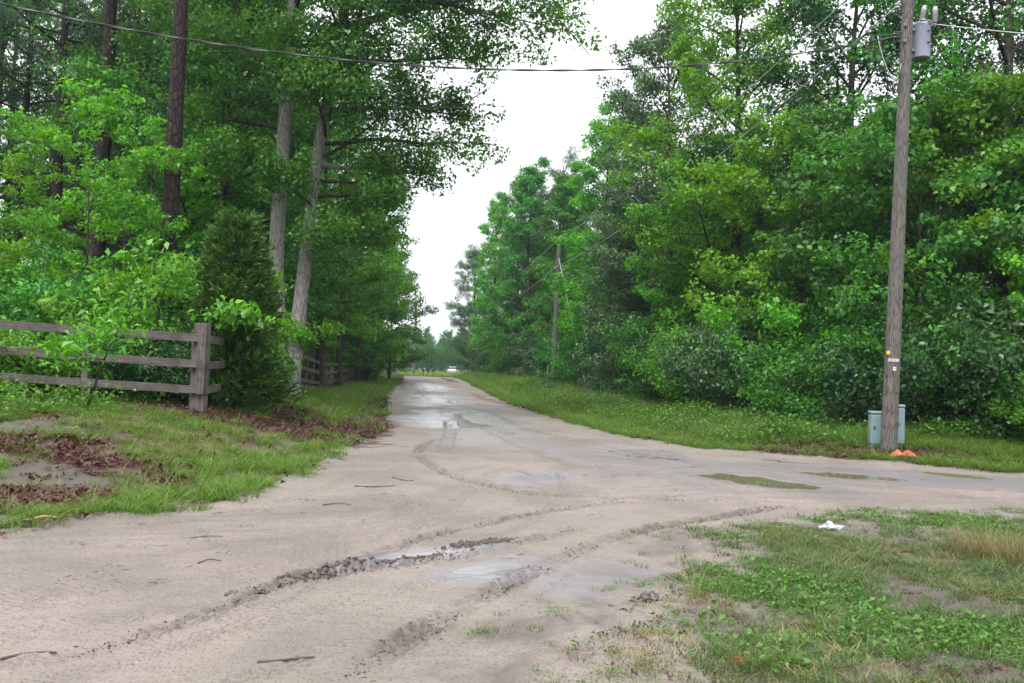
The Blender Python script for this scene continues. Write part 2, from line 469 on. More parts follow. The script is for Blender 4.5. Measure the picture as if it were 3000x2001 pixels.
# tyre tracks: points, width, ridge height, sink, tread height, crumb height, mud
TRACKS = [
    ([(-1.58, 19.0), (-1.68, 17.64), (-1.66, 15.82), (-1.31, 13.90), (-0.76, 12.30), (-0.25, 11.52), (0.07, 11.12), (0.50, 10.86), (1.15, 10.84), (1.80, 10.88), (2.66, 10.84)], .22, .018, .022, .016, .020, .55),
    ([(-2.23, 4.46), (-1.93, 5.02), (-1.70, 5.56), (-1.49, 6.32), (-1.26, 6.68), (-1.01, 7.28), (-0.72, 7.88), (-0.44, 8.40), (0.07, 9.12), (0.45, 9.60), (0.87, 10.04), (1.56, 10.74)], .20, .012, .018, .014, .014, .65),
    ([(-1.55, 6.16), (-1.32, 6.44), (-1.01, 6.78), (-0.69, 7.06), (-0.41, 7.52), (-0.18, 7.76), (0.06, 7.90)], .15, .010, .000, .004, .040, .95),
    ([(-1.78, 5.80), (-1.41, 6.18), (-0.62, 6.90), (-0.23, 7.34), (0.06, 7.68), (0.39, 8.12), (0.97, 9.06)], .22, .016, .026, .016, .016, .60),
    ([(-0.78, 4.26), (-0.60, 4.74), (-0.36, 5.34), (-0.17, 5.84), (0.04, 6.28), (0.22, 6.68), (0.46, 7.18), (0.74, 7.72), (1.16, 8.34), (1.66, 8.92), (2.34, 9.54), (3.49, 10.76)], .24, .014, .024, .018, .015, .85),
    ([(-0.45, 4.2), (-0.25, 4.8), (-0.02, 5.35), (0.18, 5.85), (0.40, 6.35), (0.62, 6.85), (0.9, 7.4)], .07, .006, .006, .014, .004, .1),
    ([(-8.36, 69.60), (-6.23, 55.70), (-4.08, 41.90), (-2.74, 33.80), (-1.96, 27.00), (-1.49, 21.80), (-1.18, 15.66)], .34, .012, .030, .008, .006, .55),
    ([(-6.49, 72.00), (-4.31, 51.52), (-2.56, 39.18), (-1.24, 33.48), (-0.51, 30.08), (-0.02, 26.32), (0.54, 23.08), (1.54, 20.40), (2.55, 17.72), (3.65, 14.94)], .34, .012, .030, .008, .006, .55),
    ([(-7.4, 70), (-5.2, 52.), (-3.3, 38.5), (-1.9, 31.5), (-1.2, 26.5), (-0.5, 22.0), (0.3, 17.7), (1.2, 14.0)], .28, .01, .02, .01, .01, .3),
    ([(-0.04, 13.82), (0.28, 13.08), (0.57, 12.58), (0.99, 12.16)], .16, .012, .012, .012, .010, .5),
    ([(0.40, 13.86), (0.71, 13.34), (0.99, 12.86)], .16, .012, .012, .012, .012, .5),
    ([(0.83, 13.60), (0.81, 11.98), (0.70, 10.68), (0.36, 9.36), (-0.00, 8.30), (-0.39, 7.60)], .20, .006, .006, .013, .006, .15),
    ([(0.06, 4.34), (0.32, 4.72), (0.69, 5.26), (0.97, 5.72)], .22, .010, .014, .012, .008, .25),
    ([(-6.5, 4.6), (-3.9, 5.9), (-2.2, 7.5), (-1.2, 9.2), (-0.6, 11.3)], .20, .003, .004, .007, .002, .0),
    ([(-6.0, 3.7), (-3.6, 5.0), (-1.9, 6.6), (-0.9, 8.3), (-0.1, 10.6)], .20, .003, .004, .008, .002, .0),
    ([(-4.4, 2.9), (-2.8, 4.1), (-1.6, 5.0), (-0.8, 5.9), (-0.1, 6.9)], .20, .004, .005, .010, .004, .12),
    ([(-3.2, 2.6), (-2.0, 3.5), (-1.2, 4.3), (-0.55, 5.3)], .20, .004, .005, .010, .004, .12),
    ([(-7.5, 5.6), (-5.0, 6.6), (-3.2, 8.2), (-2.4, 10.2), (-2.2, 12.5)], .22, .003, .004, .009, .002, .0),
    ([(1.4, 11.6), (3.5, 12.0), (6, 12.1), (10, 12.2)], .22, .005, .006, .010, .008, .2),
    ([(1.2, 12.6), (3.5, 15.2), (6.4, 15.5), (10, 14.6)], .24, .006, .014, .008, .006, .3),
    ([(2.0, 11.2), (4.5, 11.5), (8, 11.6), (12, 11.8)], .20, .005, .006, .010, .008, .2),
]
_r = random.Random(12)
for k in range(16):
    a = (-8.5+_r.uniform(-1, 1), 1.6+k*.34); b = (-2.6+k*.06+_r.uniform(-.4, .4), 3.9+k*.36); c = (-1.4+_r.uniform(-.5, .6), 7.2+k*.25); d = (-1.0+_r.uniform(-.6, 1.6), 11+k*.3)
    TRACKS.append(([a, b, c, d], _r.choice((.16, .20, .24)), .002, .004, _r.uniform(.004, .009), .002, _r.uniform(0, .12)))
for k in range(7):
    a = (-1.8+k*.35, 5.6+k*.5); b = (.6+_r.uniform(-.3, .3), 9.6+k*.4); c = (4, 11.6+k*.45); d = (10, 12.0+k*.35)
    TRACKS.append(([a, b, c, d], _r.choice((.16, .20, .24)), .002, .004, _r.uniform(.004, .009), .003, _r.uniform(0, .15)))
TRACKS = [(smooth_line(t[0]),)+t[1:] for t in TRACKS]

# puddles: centre, half axes, angle (degrees), depth, what it looks like
PUDDLES = [
    ((3.85, 13.20), (1.12, 0.52), -53, .035, 'wedge of muddy water in the crossroad, nearest the grassy corner', 1),
    ((5.75, 14.32), (0.88, 0.46), -25, .035, 'long muddy puddle in the crossroad in front of the transformer pole', 1),
    ((7.86, 15.05), (0.62, 0.36), -42, .030, 'muddy puddle in the crossroad beyond the orange cone, close to the verge', 1),
    ((3.31, 14.97), (0.22, 0.11), -35, .020, 'small round muddy puddle between the wedge puddle and the verge', 1),
    ((5.28, 16.57), (0.55, 0.12), -33, .025, 'thin sliver of water along the verge edge left of the pedestals', 1),
    ((2.20, 17.50), (0.20, 0.08), -25, .020, 'tiny dark puddle by the grass at the mouth of the crossroad', 1),
    ((0.10, 7.12), (0.12, 0.13), -20, .020, 'small olive puddle among the tyre tracks in the foreground sand', 1),
    ((0.26, 11.24), (0.12, 0.10), 10, .018, 'tiny puddle on the curved tyre track in mid road', 1),
    ((-3.35, 45.6), (0.62, 2.6), 8, .025, 'bright far puddle between the ruts, second in line up the road', 0),
    ((-3.72, 36.3), (0.55, 1.4), 8, .025, 'bright narrow puddle by the verge side rut of the road', 0),
    ((-2.45, 26.7), (0.52, 1.0), 8, .025, 'bright flat puddle just short of the big silver road puddle', 0),
    ((-0.92, 27.6), (0.62, 3.4), 8, .030, 'largest silver puddle lying between the ruts of the road', 0),
    ((-5.2, 58.0), (0.50, 2.4), 8, .020, 'thin silver puddle high up near the crest of the road', 0),
    ((-0.70, 7.20), (0.62, 0.13), 38, .018, 'silver film of water along the far side of the dark mud ridge', 2),
    ((-0.10, 6.78), (0.34, 0.15), 35, .016, 'silver film of water around the small olive puddle', 2),
    ((2.9, 16.3), (0.9, 0.10), -30, .015, 'dark water line in the wet ground at the crossroad mouth', 1),
]
# wet, smooth sand: centre, half axes, angle, amount
WET = [((-1.4, 27.0), (2.3, 6.0), 6, 1.0, 1), ((-3.6, 42), (2.0, 8.0), 8, .8, 1), ((-5.6, 60), (1.8, 10), 8, .7, 1), ((0.35, 12.6), (.60, 1.1), -25, 1.0, .55), ((-0.72, 7.12), (1.0, .33), 38, 1.0, 1), ((0.02, 6.62), (.75, .36), 35, 1.0, 1),
       ((0.85, 6.45), (.85, .75), 40, .75, .3), ((5.2, 14.7), (4.2, 1.5), -14, 1.0, 0), ((9.0, 14.2), (3.5, 1.2), -8, .9, 0), ((2.1, 16.9), (1.6, 1.8), -20, .85, .2), ((-0.3, 20), (1.6, 4), 6, .55, .6), ((2.5, 13.2), (1.5, 1.6), -30, .45, 0), ((0.7, 9.4), (1.2, .8), 30, .3, .3)]

def ell(x, y, c, ax, ang):
    a = R(ang); dx = x-c[0]; dy = y-c[1]
    u = dx*math.cos(a)+dy*math.sin(a); v = -dx*math.sin(a)+dy*math.cos(a)
    return np.sqrt((u/ax[0])**2+(v/ax[1])**2)

def surface(x, y):
    """fine height and the soil masks"""
    z = terrain(x, y)
    w1 = fbm(x*0.9, y*0.9, 3, 4)-0.5
    w2 = fbm(x*4.5, y*4.5, 9, 3)-0.5
    sdl = poly_sd(x, y, LEFT_VERGE)+w1*0.9+w2*0.28
    sdr = poly_sd(x, y, RIGHT_VERGE)+w1*0.7+w2*0.3
    sdn = poly_sd(x, y, NEAR_FIELD)+w1*0.9+w2*0.35
    sd = np.maximum(np.maximum(sdl, sdr), sdn)
    road = S((0.12-sd)/0.25)
    far = S((26-y)/10)
    # general unevenness
    z = z + (fbm(x*0.55, y*0.55, 21, 3)-0.5)*0.05*far + (1-road)*((fbm(x*2.6, y*2.6, 23, 4)-0.5)*0.09+0.02)*S((45-y)/10)
    z = z + road*(fbm(x*7, y*7, 31, 3)-0.5)*0.010*far
    mud = np.zeros_like(z); crumbs = np.zeros_like(z)
    n_hi = fbm(x*16, y*16, 41, 3)
    n_vhi = vnoise(x*38, y*38, 45)
    flat = np.zeros_like(z)
    near = y < 80
    for (P, w, ridge, sink, tread, crumb, md) in TRACKS:
        xs = [p[0] for p in P]; ys = [p[1] for p in P]
        m = near & (x > min(xs)-1) & (x < max(xs)+1) & (y > min(ys)-1) & (y < max(ys)+1)
        if not m.any(): continue
        xm, ym = x[m], y[m]
        d, s = line_dist(xm, ym, P)
        L = s.max()+1e-6
        endf = S(s/0.8)*S((L-s)/0.8)
        brk = 0.45+0.55*S((fbm(s*1.3, s*0+w*37, 5, 2)-0.3)/0.25)
        e = endf*brk*(0.25+0.75*road[m])
        ad = np.abs(d + 0.03*(vnoise(s*3, s*0+1.5, 8)-0.5))
        ins = S((w/2-ad)/0.03)
        rid = np.exp(-((ad-w/2)/0.035)**2)
        lug = np.sin(2*math.pi*(s/0.075+np.sign(d)*ad/0.10))
        lug = S((lug+0.4)/0.8)-0.5
        groove = S((np.sin(2*math.pi*d/(w/3.2))+0.2)/0.6)-0.5
        h = rid*ridge*(0.5+n_hi[m]) - ins*sink + ins*tread*1.5*(0.6*lug+0.55*groove)
        cr = S((w/2+0.05-ad)/0.08)*crumb
        h = h + cr*(S((n_hi[m]-0.38)/0.28)*1.1+0.6*(n_vhi[m]-0.5))
        z[m] += h*e
        mm = S((w/2+0.05-ad)/0.10)*md*e*(0.35+0.65*S((n_hi[m]-0.35)/0.3))
        mud[m] = np.maximum(mud[m], mm)
        shading = ins*e*min(1, tread/.010)*S((-lug+.25)/.5)*(.16+.25*n_hi[m])  # shade of the tread grooves, painted in as darker soil colour
        mud[m] = np.maximum(mud[m], shading)
        crumbs[m] = np.maximum(crumbs[m], S((w/2+0.05-ad)/0.06)*e)
    wet = np.zeros_like(z)
    gloss = np.zeros_like(z)
    for c, ax, ang, amt, gl in WET:
        q = ell(x, y, c, ax, ang)+w1*0.8+w2*0.25
        wet = np.maximum(wet, amt*S((1.12-q)/0.45)); gloss = np.maximum(gloss, gl*S((0.95-q)/0.6))
    wet = wet*(0.15+0.85*road)
    for c, ax, ang, dep, lab, cut in PUDDLES:
        L = float(terrain(*c))-0.006
        q = ell(x, y, c, ax, ang)
        qn = q+(w2*0.9+w1*0.5)*0.8
        fl = S((1.9-q)/0.6)
        m = S((1.05-qn)/0.35)
        keep = (1-0.96*fl)
        z = z*keep + (L+0.012)*(1-keep)
        z = z*(1-m)+(L-dep)*m
        shore = S((1.25-q)/0.1)*(1-m)
        z = np.where((q > 1.0) & (q < 1.9), np.maximum(z, L+0.003*S((q-1.0)/0.2)), z)
        wet = np.maximum(wet, S((2.0-q)/0.9))
    # dark mud strip along the foreground field and in the hollow
    edge = np.exp(-((sdn-0.05)/0.30)**2)*S((9.2-y)/1.0)
    mud = np.maximum(mud, edge*S((fbm(x*2.6, y*2.6, 51, 5)-0.36)/0.25)*(0.35+0.55*n_hi))
    q = ell(x, y, (2.95, 9.05), (0.55, 0.28), 15)+w2*0.5
    mud = np.maximum(mud, S((1.2-q)/0.5)); z = z+0.05*np.exp(-((x-2.95)/0.2)**2-((y-9.15)/0.09)**2)-0.03*S((1.1-q)/0.4)
    # litter of dead leaves
    lit = np.zeros_like(z)
    for c, ax, ang, amt in LITTER:
        q = ell(x, y, c, ax, ang)+w1*1.1+w2*0.6
        lit = np.maximum(lit, amt*S((1.15-q)/0.5))
    return z, sd, sdl, sdr, sdn, road, mud, wet, lit, gloss

LITTER = [((-4.75, 8.9), (1.0, 0.9), 20, .85), ((-4.7, 10.6), (2.0, 0.35), -22, .8), ((-6.3, 11.2), (1.2, .5), 10, .5), ((-3.6, 22.0), (.8, 5.5), 6, .8), ((-4.6, 20.0), (1.4, 2.6), 10, .85), ((-5.2, 33), (.6, 9), 8, .8), ((-5.2, 16.8), (2.4, 1.0), 5, .95), ((-8.5, 15.6), (4.0, .6), 0, .7),
          ((7.6, 18.0), (2.2, .9), -14, .7), ((6.2, 19.4), (1.6, 1.2), -20, .6), ((10.0, 16.4), (2.6, .45), -18, .75), ((4.6, 36), (.8, 7), 8, .6), ((-1.0, 44), (.5, 12), 10, .5), ((-6.2, 84), (.6, 14), 8, .8), ((-9.6, 74), (.6, 16), 8, .7), ((2.6, 4.0), (.6, .7), 0, .4)]

def build_ground():
    nth = 640
    th = np.linspace(R(-43), R(43), nth)
    q0, q1 = 1331/3.2, 1331/44.0
    rr = np.concatenate([np.linspace(1.1, 3.2, 50)[:-1], 1331/np.linspace(q0, q1, 760), 44*(330/44)**np.linspace(0, 1, 60)[1:]])
    nr = len(rr)
    T, Q = np.meshgrid(th, rr)
    x = (Q*np.sin(T)).ravel(); y = (Q*np.cos(T)).ravel()
    z, sd, sdl, sdr, sdn, road, mud, wet, lit, gloss = surface(x, y)
    V = np.stack([x, y, z], 1)
    i = np.arange(nr-1)[:, None]*nth+np.arange(nth-1)[None, :]
    F = np.stack([i, i+1, i+nth+1, i+nth], -1).reshape(-1, 4)
    on_road = (sd[F].mean(1) < 0.0)
    gr = S(sd/0.5)
    gr = np.where(sdn > sd-1e-6, S((sd+.2)/2.2)*0.75*(.4+.9*fbm(x*3, y*3, 13, 3)), gr)
    pink = S((fbm(x*0.35, y*0.35, 71, 3)-0.42)/0.2)
    moss = S((fbm(x*0.8, y*1.6, 77, 3)-0.45)/0.15)*S(sdl/0.4)
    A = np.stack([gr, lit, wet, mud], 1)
    B = np.stack([pink, moss, gloss, np.ones_like(pink)], 1)
    def part(name, sel, mat, extra=None):
        f = F[sel]; u, inv = np.unique(f, return_inverse=True)
        Vv, ff, a, b = V[u], inv.reshape(f.shape), A[u], B[u]
        if extra is not None:
            ev, ef = extra
            n0 = len(Vv)
            Vv = np.concatenate([Vv, ev]); ff = np.concatenate([ff, ef+n0])
            ea = np.zeros((len(ev), 4)); ea[:, 0] = 1
            eb = np.zeros((len(ev), 4)); eb[:, 3] = 1
            a = np.concatenate([a, ea]); b = np.concatenate([b, eb])
        me = make_mesh(name, Vv, [ff], True, point_col={'soil': a, 'soil_two': b})
        return link(name, me, mat)
    # the rest of the land, around and behind the viewer and out to the horizon
    th2 = np.linspace(R(43), R(317), 60); r2 = 1.1*(330/1.1)**np.linspace(0, 1, 60)
    T2, Q2 = np.meshgrid(th2, r2)
    ex = (Q2*np.sin(T2)).ravel(); ey = (Q2*np.cos(T2)).ravel(); ez = terrain(ex, np.maximum(ey, -5))
    i2 = np.arange(59)[:, None]*60+np.arange(59)[None, :]
    ef = np.stack([i2, i2+1, i2+61, i2+60], -1).reshape(-1, 4)
    ev = np.stack([ex, ey, ez], 1)
    th3 = np.linspace(0, 2*math.pi, 97); r3 = np.array([325.0, 450.0, 620.0])
    T3, Q3 = np.meshgrid(th3, r3)
    ex3 = (Q3*np.sin(T3)).ravel(); ey3 = (Q3*np.cos(T3)).ravel()
    ez3 = np.where(Q3.ravel() < 330, 0.6, 0.85)
    i3 = np.arange(2)[:, None]*97+np.arange(96)[None, :]
    ef3 = np.stack([i3, i3+1, i3+98, i3+97], -1).reshape(-1, 4)+len(ev)
    ev = np.concatenate([ev, np.stack([ex3, ey3, ez3], 1)]); ef = np.concatenate([ef, ef3])
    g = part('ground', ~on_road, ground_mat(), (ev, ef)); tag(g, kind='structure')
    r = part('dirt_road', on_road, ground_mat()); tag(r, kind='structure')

def ground_mat():
    if 'ground' in MAT: return MAT['ground']
    m, nt, nodes, links, b = new_mat('sandy_soil')
    a = N(nt, 'ShaderNodeAttribute', attribute_name='soil')
    a2 = N(nt, 'ShaderNodeAttribute', attribute_name='soil_two')
    sa = N(nt, 'ShaderNodeSeparateColor'); links.new(a.outputs['Color'], sa.inputs[0])
    sb = N(nt, 'ShaderNodeSeparateColor'); links.new(a2.outputs['Color'], sb.inputs[0])
    grass, lit, wet, mud = sa.outputs[0], sa.outputs[1], sa.outputs[2], a.outputs['Alpha']
    pink, moss, gloss = sb.outputs[0], sb.outputs[1], sb.outputs[2]
    v = coords(nt)
    vs = coords(nt, (1.0, 0.35, 1.0))
    n_fine = noise_n(nt, v, 60, 5, 0.7)
    n_mid = noise_n(nt, v, 9, 5, 0.65, 0.3)
    n_big = noise_n(nt, v, 1.1, 5, 0.6)
    n_grit = noise_n(nt, v, 190, 3, 0.7)
    sand = mixc(nt, pink, (0.236, 0.203, 0.168), (0.268, 0.220, 0.194))
    sand = mixc(nt, ramp(nt, n_mid, [(0.35, 0.0), (0.7, 0.5)]), sand, (0.176, 0.151, 0.136))
    sand = mixc(nt, ramp(nt, n_big, [(0.40, 0.0), (0.65, 0.5)]), sand, (0.270, 0.236, 0.216))
    tc = N(nt, 'ShaderNodeTexCoord'); mpg = N(nt, 'ShaderNodeMapping'); mpg.inputs['Rotation'].default_value = (0, 0, R(-52)); mpg.inputs['Scale'].default_value = (0.5, 14, 1)
    links.new(tc.outputs['Object'], mpg.inputs['Vector'])
    n_damp = noise_n(nt, v, 0.42, 4, 0.6, 0.5)
    sand = mixc(nt, ramp(nt, n_damp, [(0.44, 0.0), (0.60, 0.75)]), sand, (0.158, 0.136, 0.115))
    streak = noise_n(nt, mpg.outputs[0], 1.6, 5, 0.7, 0.4)
    sand = mixc(nt, ramp(nt, streak, [(0.52, 0.0), (0.70, 0.45)]), sand, (0.125, 0.104, 0.092))
    speck = ramp(nt, n_fine, [(0.53, 0.0), (0.63, 0.8)])
    sand = mixc(nt, speck, sand, (0.055, 0.044, 0.039))
    sand = mixc(nt, ramp(nt, n_grit, [(0.55, 0.0), (0.66, 0.6)]), sand, (0.070, 0.057, 0.051))
    dirt = mixc(nt, n_mid, (0.048, 0.040, 0.032), (0.115, 0.096, 0.078))
    dirt = mixc(nt, math_n(nt, 'MULTIPLY', moss, 0.75), dirt, mixc(nt, n_mid, (0.075, 0.085, 0.020), (0.130, 0.125, 0.035)))
    g2 = ramp(nt, math_n(nt, 'ADD', grass, math_n(nt, 'MULTIPLY', math_n(nt, 'SUBTRACT', n_mid, 0.5), 0.7)), [(0.15, 0.0), (0.6, 1.0)])
    c = mixc(nt, g2, sand, dirt)
    litc = mixc(nt, n_fine, (0.035, 0.016, 0.014), (0.115, 0.055, 0.045))
    l2 = ramp(nt, math_n(nt, 'ADD', lit, math_n(nt, 'MULTIPLY', math_n(nt, 'SUBTRACT', n_mid, 0.5), 0.6)), [(0.3, 0.0), (0.65, 1.0)])
    c = mixc(nt, l2, c, litc)
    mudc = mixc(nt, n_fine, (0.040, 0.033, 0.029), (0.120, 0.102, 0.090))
    c = mixc(nt, mud, c, mudc)  # this mask holds real mud plus the painted tread groove shade
    wetd = mixc(nt, 0.55, mixc(nt, 1.0, c, (0.92, 0.92, 0.98), 'MULTIPLY'), (0.205, 0.192, 0.205))
    wetd = mixc(nt, math_n(nt, 'MULTIPLY', mud, 0.85), wetd, mudc)
    w2 = ramp(nt, math_n(nt, 'ADD', wet, math_n(nt, 'MULTIPLY', math_n(nt, 'SUBTRACT', n_mid, 0.5), 0.35)), [(0.1, 0.0), (0.8, 1.0)])
    c = mixc(nt, w2, c, wetd)
    links.new(c, b.inputs['Base Color'])
    dry_r = ramp(nt, n_mid, [(0.3, 0.62), (0.7, 0.88)])
    rough = mixc(nt, w2, dry_r, mixc(nt, gloss, ramp(nt, n_big, [(0.3, 0.38), (0.7, 0.52)]), ramp(nt, n_mid, [(0.3, 0.10), (0.7, 0.24)])))
    rough = mixc(nt, math_n(nt, 'MULTIPLY', mud, 0.6), rough, (0.40, 0.40, 0.40))
    links.new(rough, b.inputs['Roughness'])
    b.inputs['Specular IOR Level'].default_value = 0.5
    hh = mixc(nt, 0.18, mixc(nt, 0.45, n_fine, n_mid), streak)
    bn = N(nt, 'ShaderNodeBump'); bn.inputs['Distance'].default_value = 0.012
    st = math_n(nt, 'SUBTRACT', 0.75, math_n(nt, 'MULTIPLY', w2, 0.66))
    links.new(st, bn.inputs['Strength']); links.new(hh, bn.inputs['Height'])
    links.new(bn.outputs[0], b.inputs['Normal'])
    MAT['ground'] = m
    return m

def water_mat(rough=0.03, ripple=0.04, lo=(0.125, 0.108, 0.068), hi=(0.190, 0.162, 0.112)):
    m, nt, nodes, links, b = new_mat('muddy_water')
    n = noise_n(nt, coords(nt), 3.0, 3, 0.5)
    links.new(ramp(nt, n, [(0.3, lo), (0.7, hi)]), b.inputs['Base Color'])
    b.inputs['Roughness'].default_value = rough
    b.inputs['IOR'].default_value = 1.33
    b.inputs['Specular IOR Level'].default_value = 0.5
    nn = noise_n(nt, coords(nt, kind='Object'), 9.0 if ripple < .1 else 30.0, 3, 0.6)
    bump(nt, nn, ripple, 0.01, b)
    return m

def build_puddles():
    mats = (water_mat(0.24, 1.0, (0.21, 0.20, 0.20), (0.25, 0.24, 0.25)), water_mat(0.03), water_mat(0.12, 0.35, (0.20, 0.19, 0.19), (0.25, 0.24, 0.25)))     # ruffled film of water, still water
    for c, ax, ang, dep, lab, cut in PUDDLES:
        L = float(terrain(*c))-0.006
        a = R(ang); V = [(0, 0, 0)]; n = 40
        for k in range(n):
            t = 2*math.pi*k/n
            u = ax[0]*1.12*math.cos(t); v = ax[1]*1.12*math.sin(t)
            V.append((u*math.cos(a)-v*math.sin(a), u*math.sin(a)+v*math.cos(a), 0))
        me = make_mesh('puddle', V, [np.array([(0, 1+k, 1+(k+1) % n) for k in range(n)])])
        o = link('puddle', me, mats[cut], loc=(c[0], c[1], L))
        tag(o, lab, 'puddle', 'puddles on the dirt roads')

build_ground()
build_puddles()

# ================================================================== PLANTS
def leaves_mesh(name, P, Nn, L, W, tint, droop=0.25, seed=0):
    """one bent, pointed leaf per position P, facing Nn"""
    r = np.random.default_rng(seed)
    n = len(P)
    Nn = Nn/np.linalg.norm(Nn, axis=1, keepdims=True)
    a = r.normal(size=(n, 3))
    d = a - Nn*(a*Nn).sum(1, keepdims=True)
    d[:, 2] -= 0.35
    d = d - Nn*(d*Nn).sum(1, keepdims=True)
    d /= np.linalg.norm(d, axis=1, keepdims=True)+1e-9
    w = np.cross(Nn, d)
    L = np.asarray(L)[:, None]; W = np.asarray(W)[:, None]
    base = P - d*L*0.5
    tip = P + d*L*0.5 - Nn*L*droop*0.6
    lift = Nn*L*droop*0.35
    lf = P - d*L*0.06 + w*W*0.5 + lift
    rt = P - d*L*0.06 - w*W*0.5 + lift
    V = np.stack([base, rt, tip, lf], 1).reshape(-1, 3)
    F = np.arange(n*4).reshape(n, 4)
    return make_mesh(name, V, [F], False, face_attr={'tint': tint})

class Tree:
    """grows trunk, limbs and twigs and the places where leaves sit"""
    def __init__(s, seed):
        s.r = np.random.default_rng(seed); s.wood = MB(); s.tw = []     # twig clusters (pos, radius)
    def poly(s, p0, d, length, n, curve, wob):
        p = np.array(p0, float); d = np.array(d, float); d /= np.linalg.norm(d)
        out = [p.copy()]
        for k in range(n):
            d = d + np.array([0, 0, curve/n]) + s.r.normal(size=3)*wob
            d /= np.linalg.norm(d)
            p = p + d*length/n
            out.append(p.copy())
        return out
    def branch(s, p0, d, L, r0, crown_r, curve=0.25, subs=6, cl=0.45, start=0.25, sub_len=0.42, third=True):
        pts = s.poly(p0, d, L, 6, curve, 0.10)
        s.wood.tube(pts, [r0*(1-0.85*k/6) for k in range(7)], 5, False)
        for j in range(subs):
            t = start+(1-start)*(j+s.r.random()*0.8)/subs
            t = min(t, 0.98)
            k = int(t*6); f = t*6-k
            q = pts[k]*(1-f)+pts[min(k+1, 6)]*f
            dd = pts[min(k+1, 6)]-pts[k]; dd /= np.linalg.norm(dd)
            side = np.cross(dd, [0, 0, 1]); side /= np.linalg.norm(side)+1e-9
            sg = 1 if j % 2 else -1
            nd = dd*0.7+side*sg*(0.7+0.4*s.r.random())+np.array([0, 0, s.r.normal()*0.3])
            sl = L*sub_len*(1.15-0.6*t)*(0.7+0.6*s.r.random())
            sp = s.poly(q, nd, sl, 3, 0.1, 0.15)
            s.wood.tube(sp, [r0*0.35*(1-0.2*k2) for k2 in range(4)], 3, False)
            m = max(2, int(sl/(cl*0.9)))
            for k2 in range(m):
                u = (k2+1)/m*3; ki = min(int(u), 2); fu = u-ki
                c = sp[ki]*(1-fu)+sp[ki+1]*fu
                s.tw.append((c+s.r.normal(size=3)*cl*0.35, cl*(0.7+0.6*s.r.random())))
        s.tw.append((pts[-1], cl)); s.tw.append((pts[-2], cl*0.9))
        return pts
    def crown(s, name, n, leaf, aspect=0.62, center=None, flat=0.6, gap=0.0, droop=0.25, up=0.5, out=0.5):
        C = np.array([t[0] for t in s.tw]); Rr = np.array([t[1] for t in s.tw])
        if gap:
            k = s.r.random(len(C)) > gap; C = C[k]; Rr = Rr[k]
        pr = Rr**2/np.sum(Rr**2)
        idx = s.r.choice(len(C), n, p=pr)
        g = s.r.normal(size=(n, 3)); g /= np.linalg.norm(g, axis=1, keepdims=True)
        rad = s.r.random(n)**0.45
        off = g*rad[:, None]*Rr[idx][:, None]; off[:, 2] *= flat
        P = C[idx]+off
        cen = center if center is not None else C.mean(0)
        ax = P-np.array([cen[0], cen[1], 0])*np.array([1, 1, 0]); ax[:, 2] = 0
        ax /= np.linalg.norm(ax, axis=1, keepdims=True)+1e-6
        Nn = s.r.normal(size=(n, 3))*0.55+np.array([0, 0, up])+ax*out*0.6+g*0.35
        ctint = s.r.normal(size=len(C))*0.13
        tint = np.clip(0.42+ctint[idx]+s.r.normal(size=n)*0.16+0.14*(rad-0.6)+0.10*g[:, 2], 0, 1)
        Lf = leaf*(0.45+0.95*s.r.random(n)**1.4)
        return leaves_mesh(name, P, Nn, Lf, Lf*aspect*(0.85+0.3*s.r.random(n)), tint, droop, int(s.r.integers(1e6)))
    def wood_mesh(s, name):
        me = bpy.data.meshes.new(name); me.from_pydata([tuple(v) for v in s.wood.v], [], s.wood.f); me.update()
        me.polygons.foreach_set('use_smooth', np.ones(len(me.polygons), bool))
        return me

def trunk_line(t, H, lean=(0, 0), wob=0.05, n=12, top=0.98):
    pts = []
    ph = t.r.random(2)*6.28
    for k in range(n+1):
        u = k/n
        pts.append(np.array([lean[0]*u*H+wob*H*0.25*math.sin(u*5+ph[0])*u, lean[1]*u*H+wob*H*0.25*math.sin(u*4+ph[1])*u, u*H*top-0.25*(k == 0)]))
    return pts

def broadleaf(seed, H, base, Rr, r0, nb, n_leaf, leaf, prof='round', cl=0.5, gap=0.0, subs=6, lean=(0, 0), up0=0.15, up1=1.1, aspect=0.62):
    t = Tree(seed)
    tp = trunk_line(t, H, lean)
    t.wood.tube(tp, [r0*(1.35 if k == 0 else 1.0)*(1-0.9*(k/12)**1.1) for k in range(13)], 9, False)
    for j in range(nb):
        u = base+(0.97-base)*(j+t.r.random()*0.7)/nb
        az = j*2.399+t.r.random()*0.7
        if prof == 'round': pr = math.sin(math.pi*min(1, max(0.0, 0.18+0.76*(u-base)/(1-base))))**0.7
        elif prof == 'spire': pr = 0.35+0.75*(1-(u-base)/(1-base))**0.8 if u > base+0.12 else 0.8
        elif prof == 'column': pr = 0.95 if u < 0.72 else 0.95-1.6*(u-0.72)
        else: pr = 0.6+0.5*(u-base)/(1-base)
        L = max(0.5, Rr*pr*(0.75+0.45*t.r.random()))
        k = u*12; ki = min(int(k), 11); f = k-ki
        p = tp[ki]*(1-f)+tp[ki+1]*f
        e = up0+(up1-up0)*((u-base)/(1-base))**1.4
        d = np.array([math.cos(az)*math.cos(e), math.sin(az)*math.cos(e), math.sin(e)])
        t.branch(p, d, L, max(0.015, r0*0.42*(1-0.7*u)), Rr, 0.12, subs, cl)
    t.tw += [(tp[-1], cl), (tp[-1]+np.array([0, 0, cl*0.7]), cl*0.6)]
    return t.wood_mesh('trunk'), t.crown('crown', n_leaf, leaf, aspect, gap=gap)

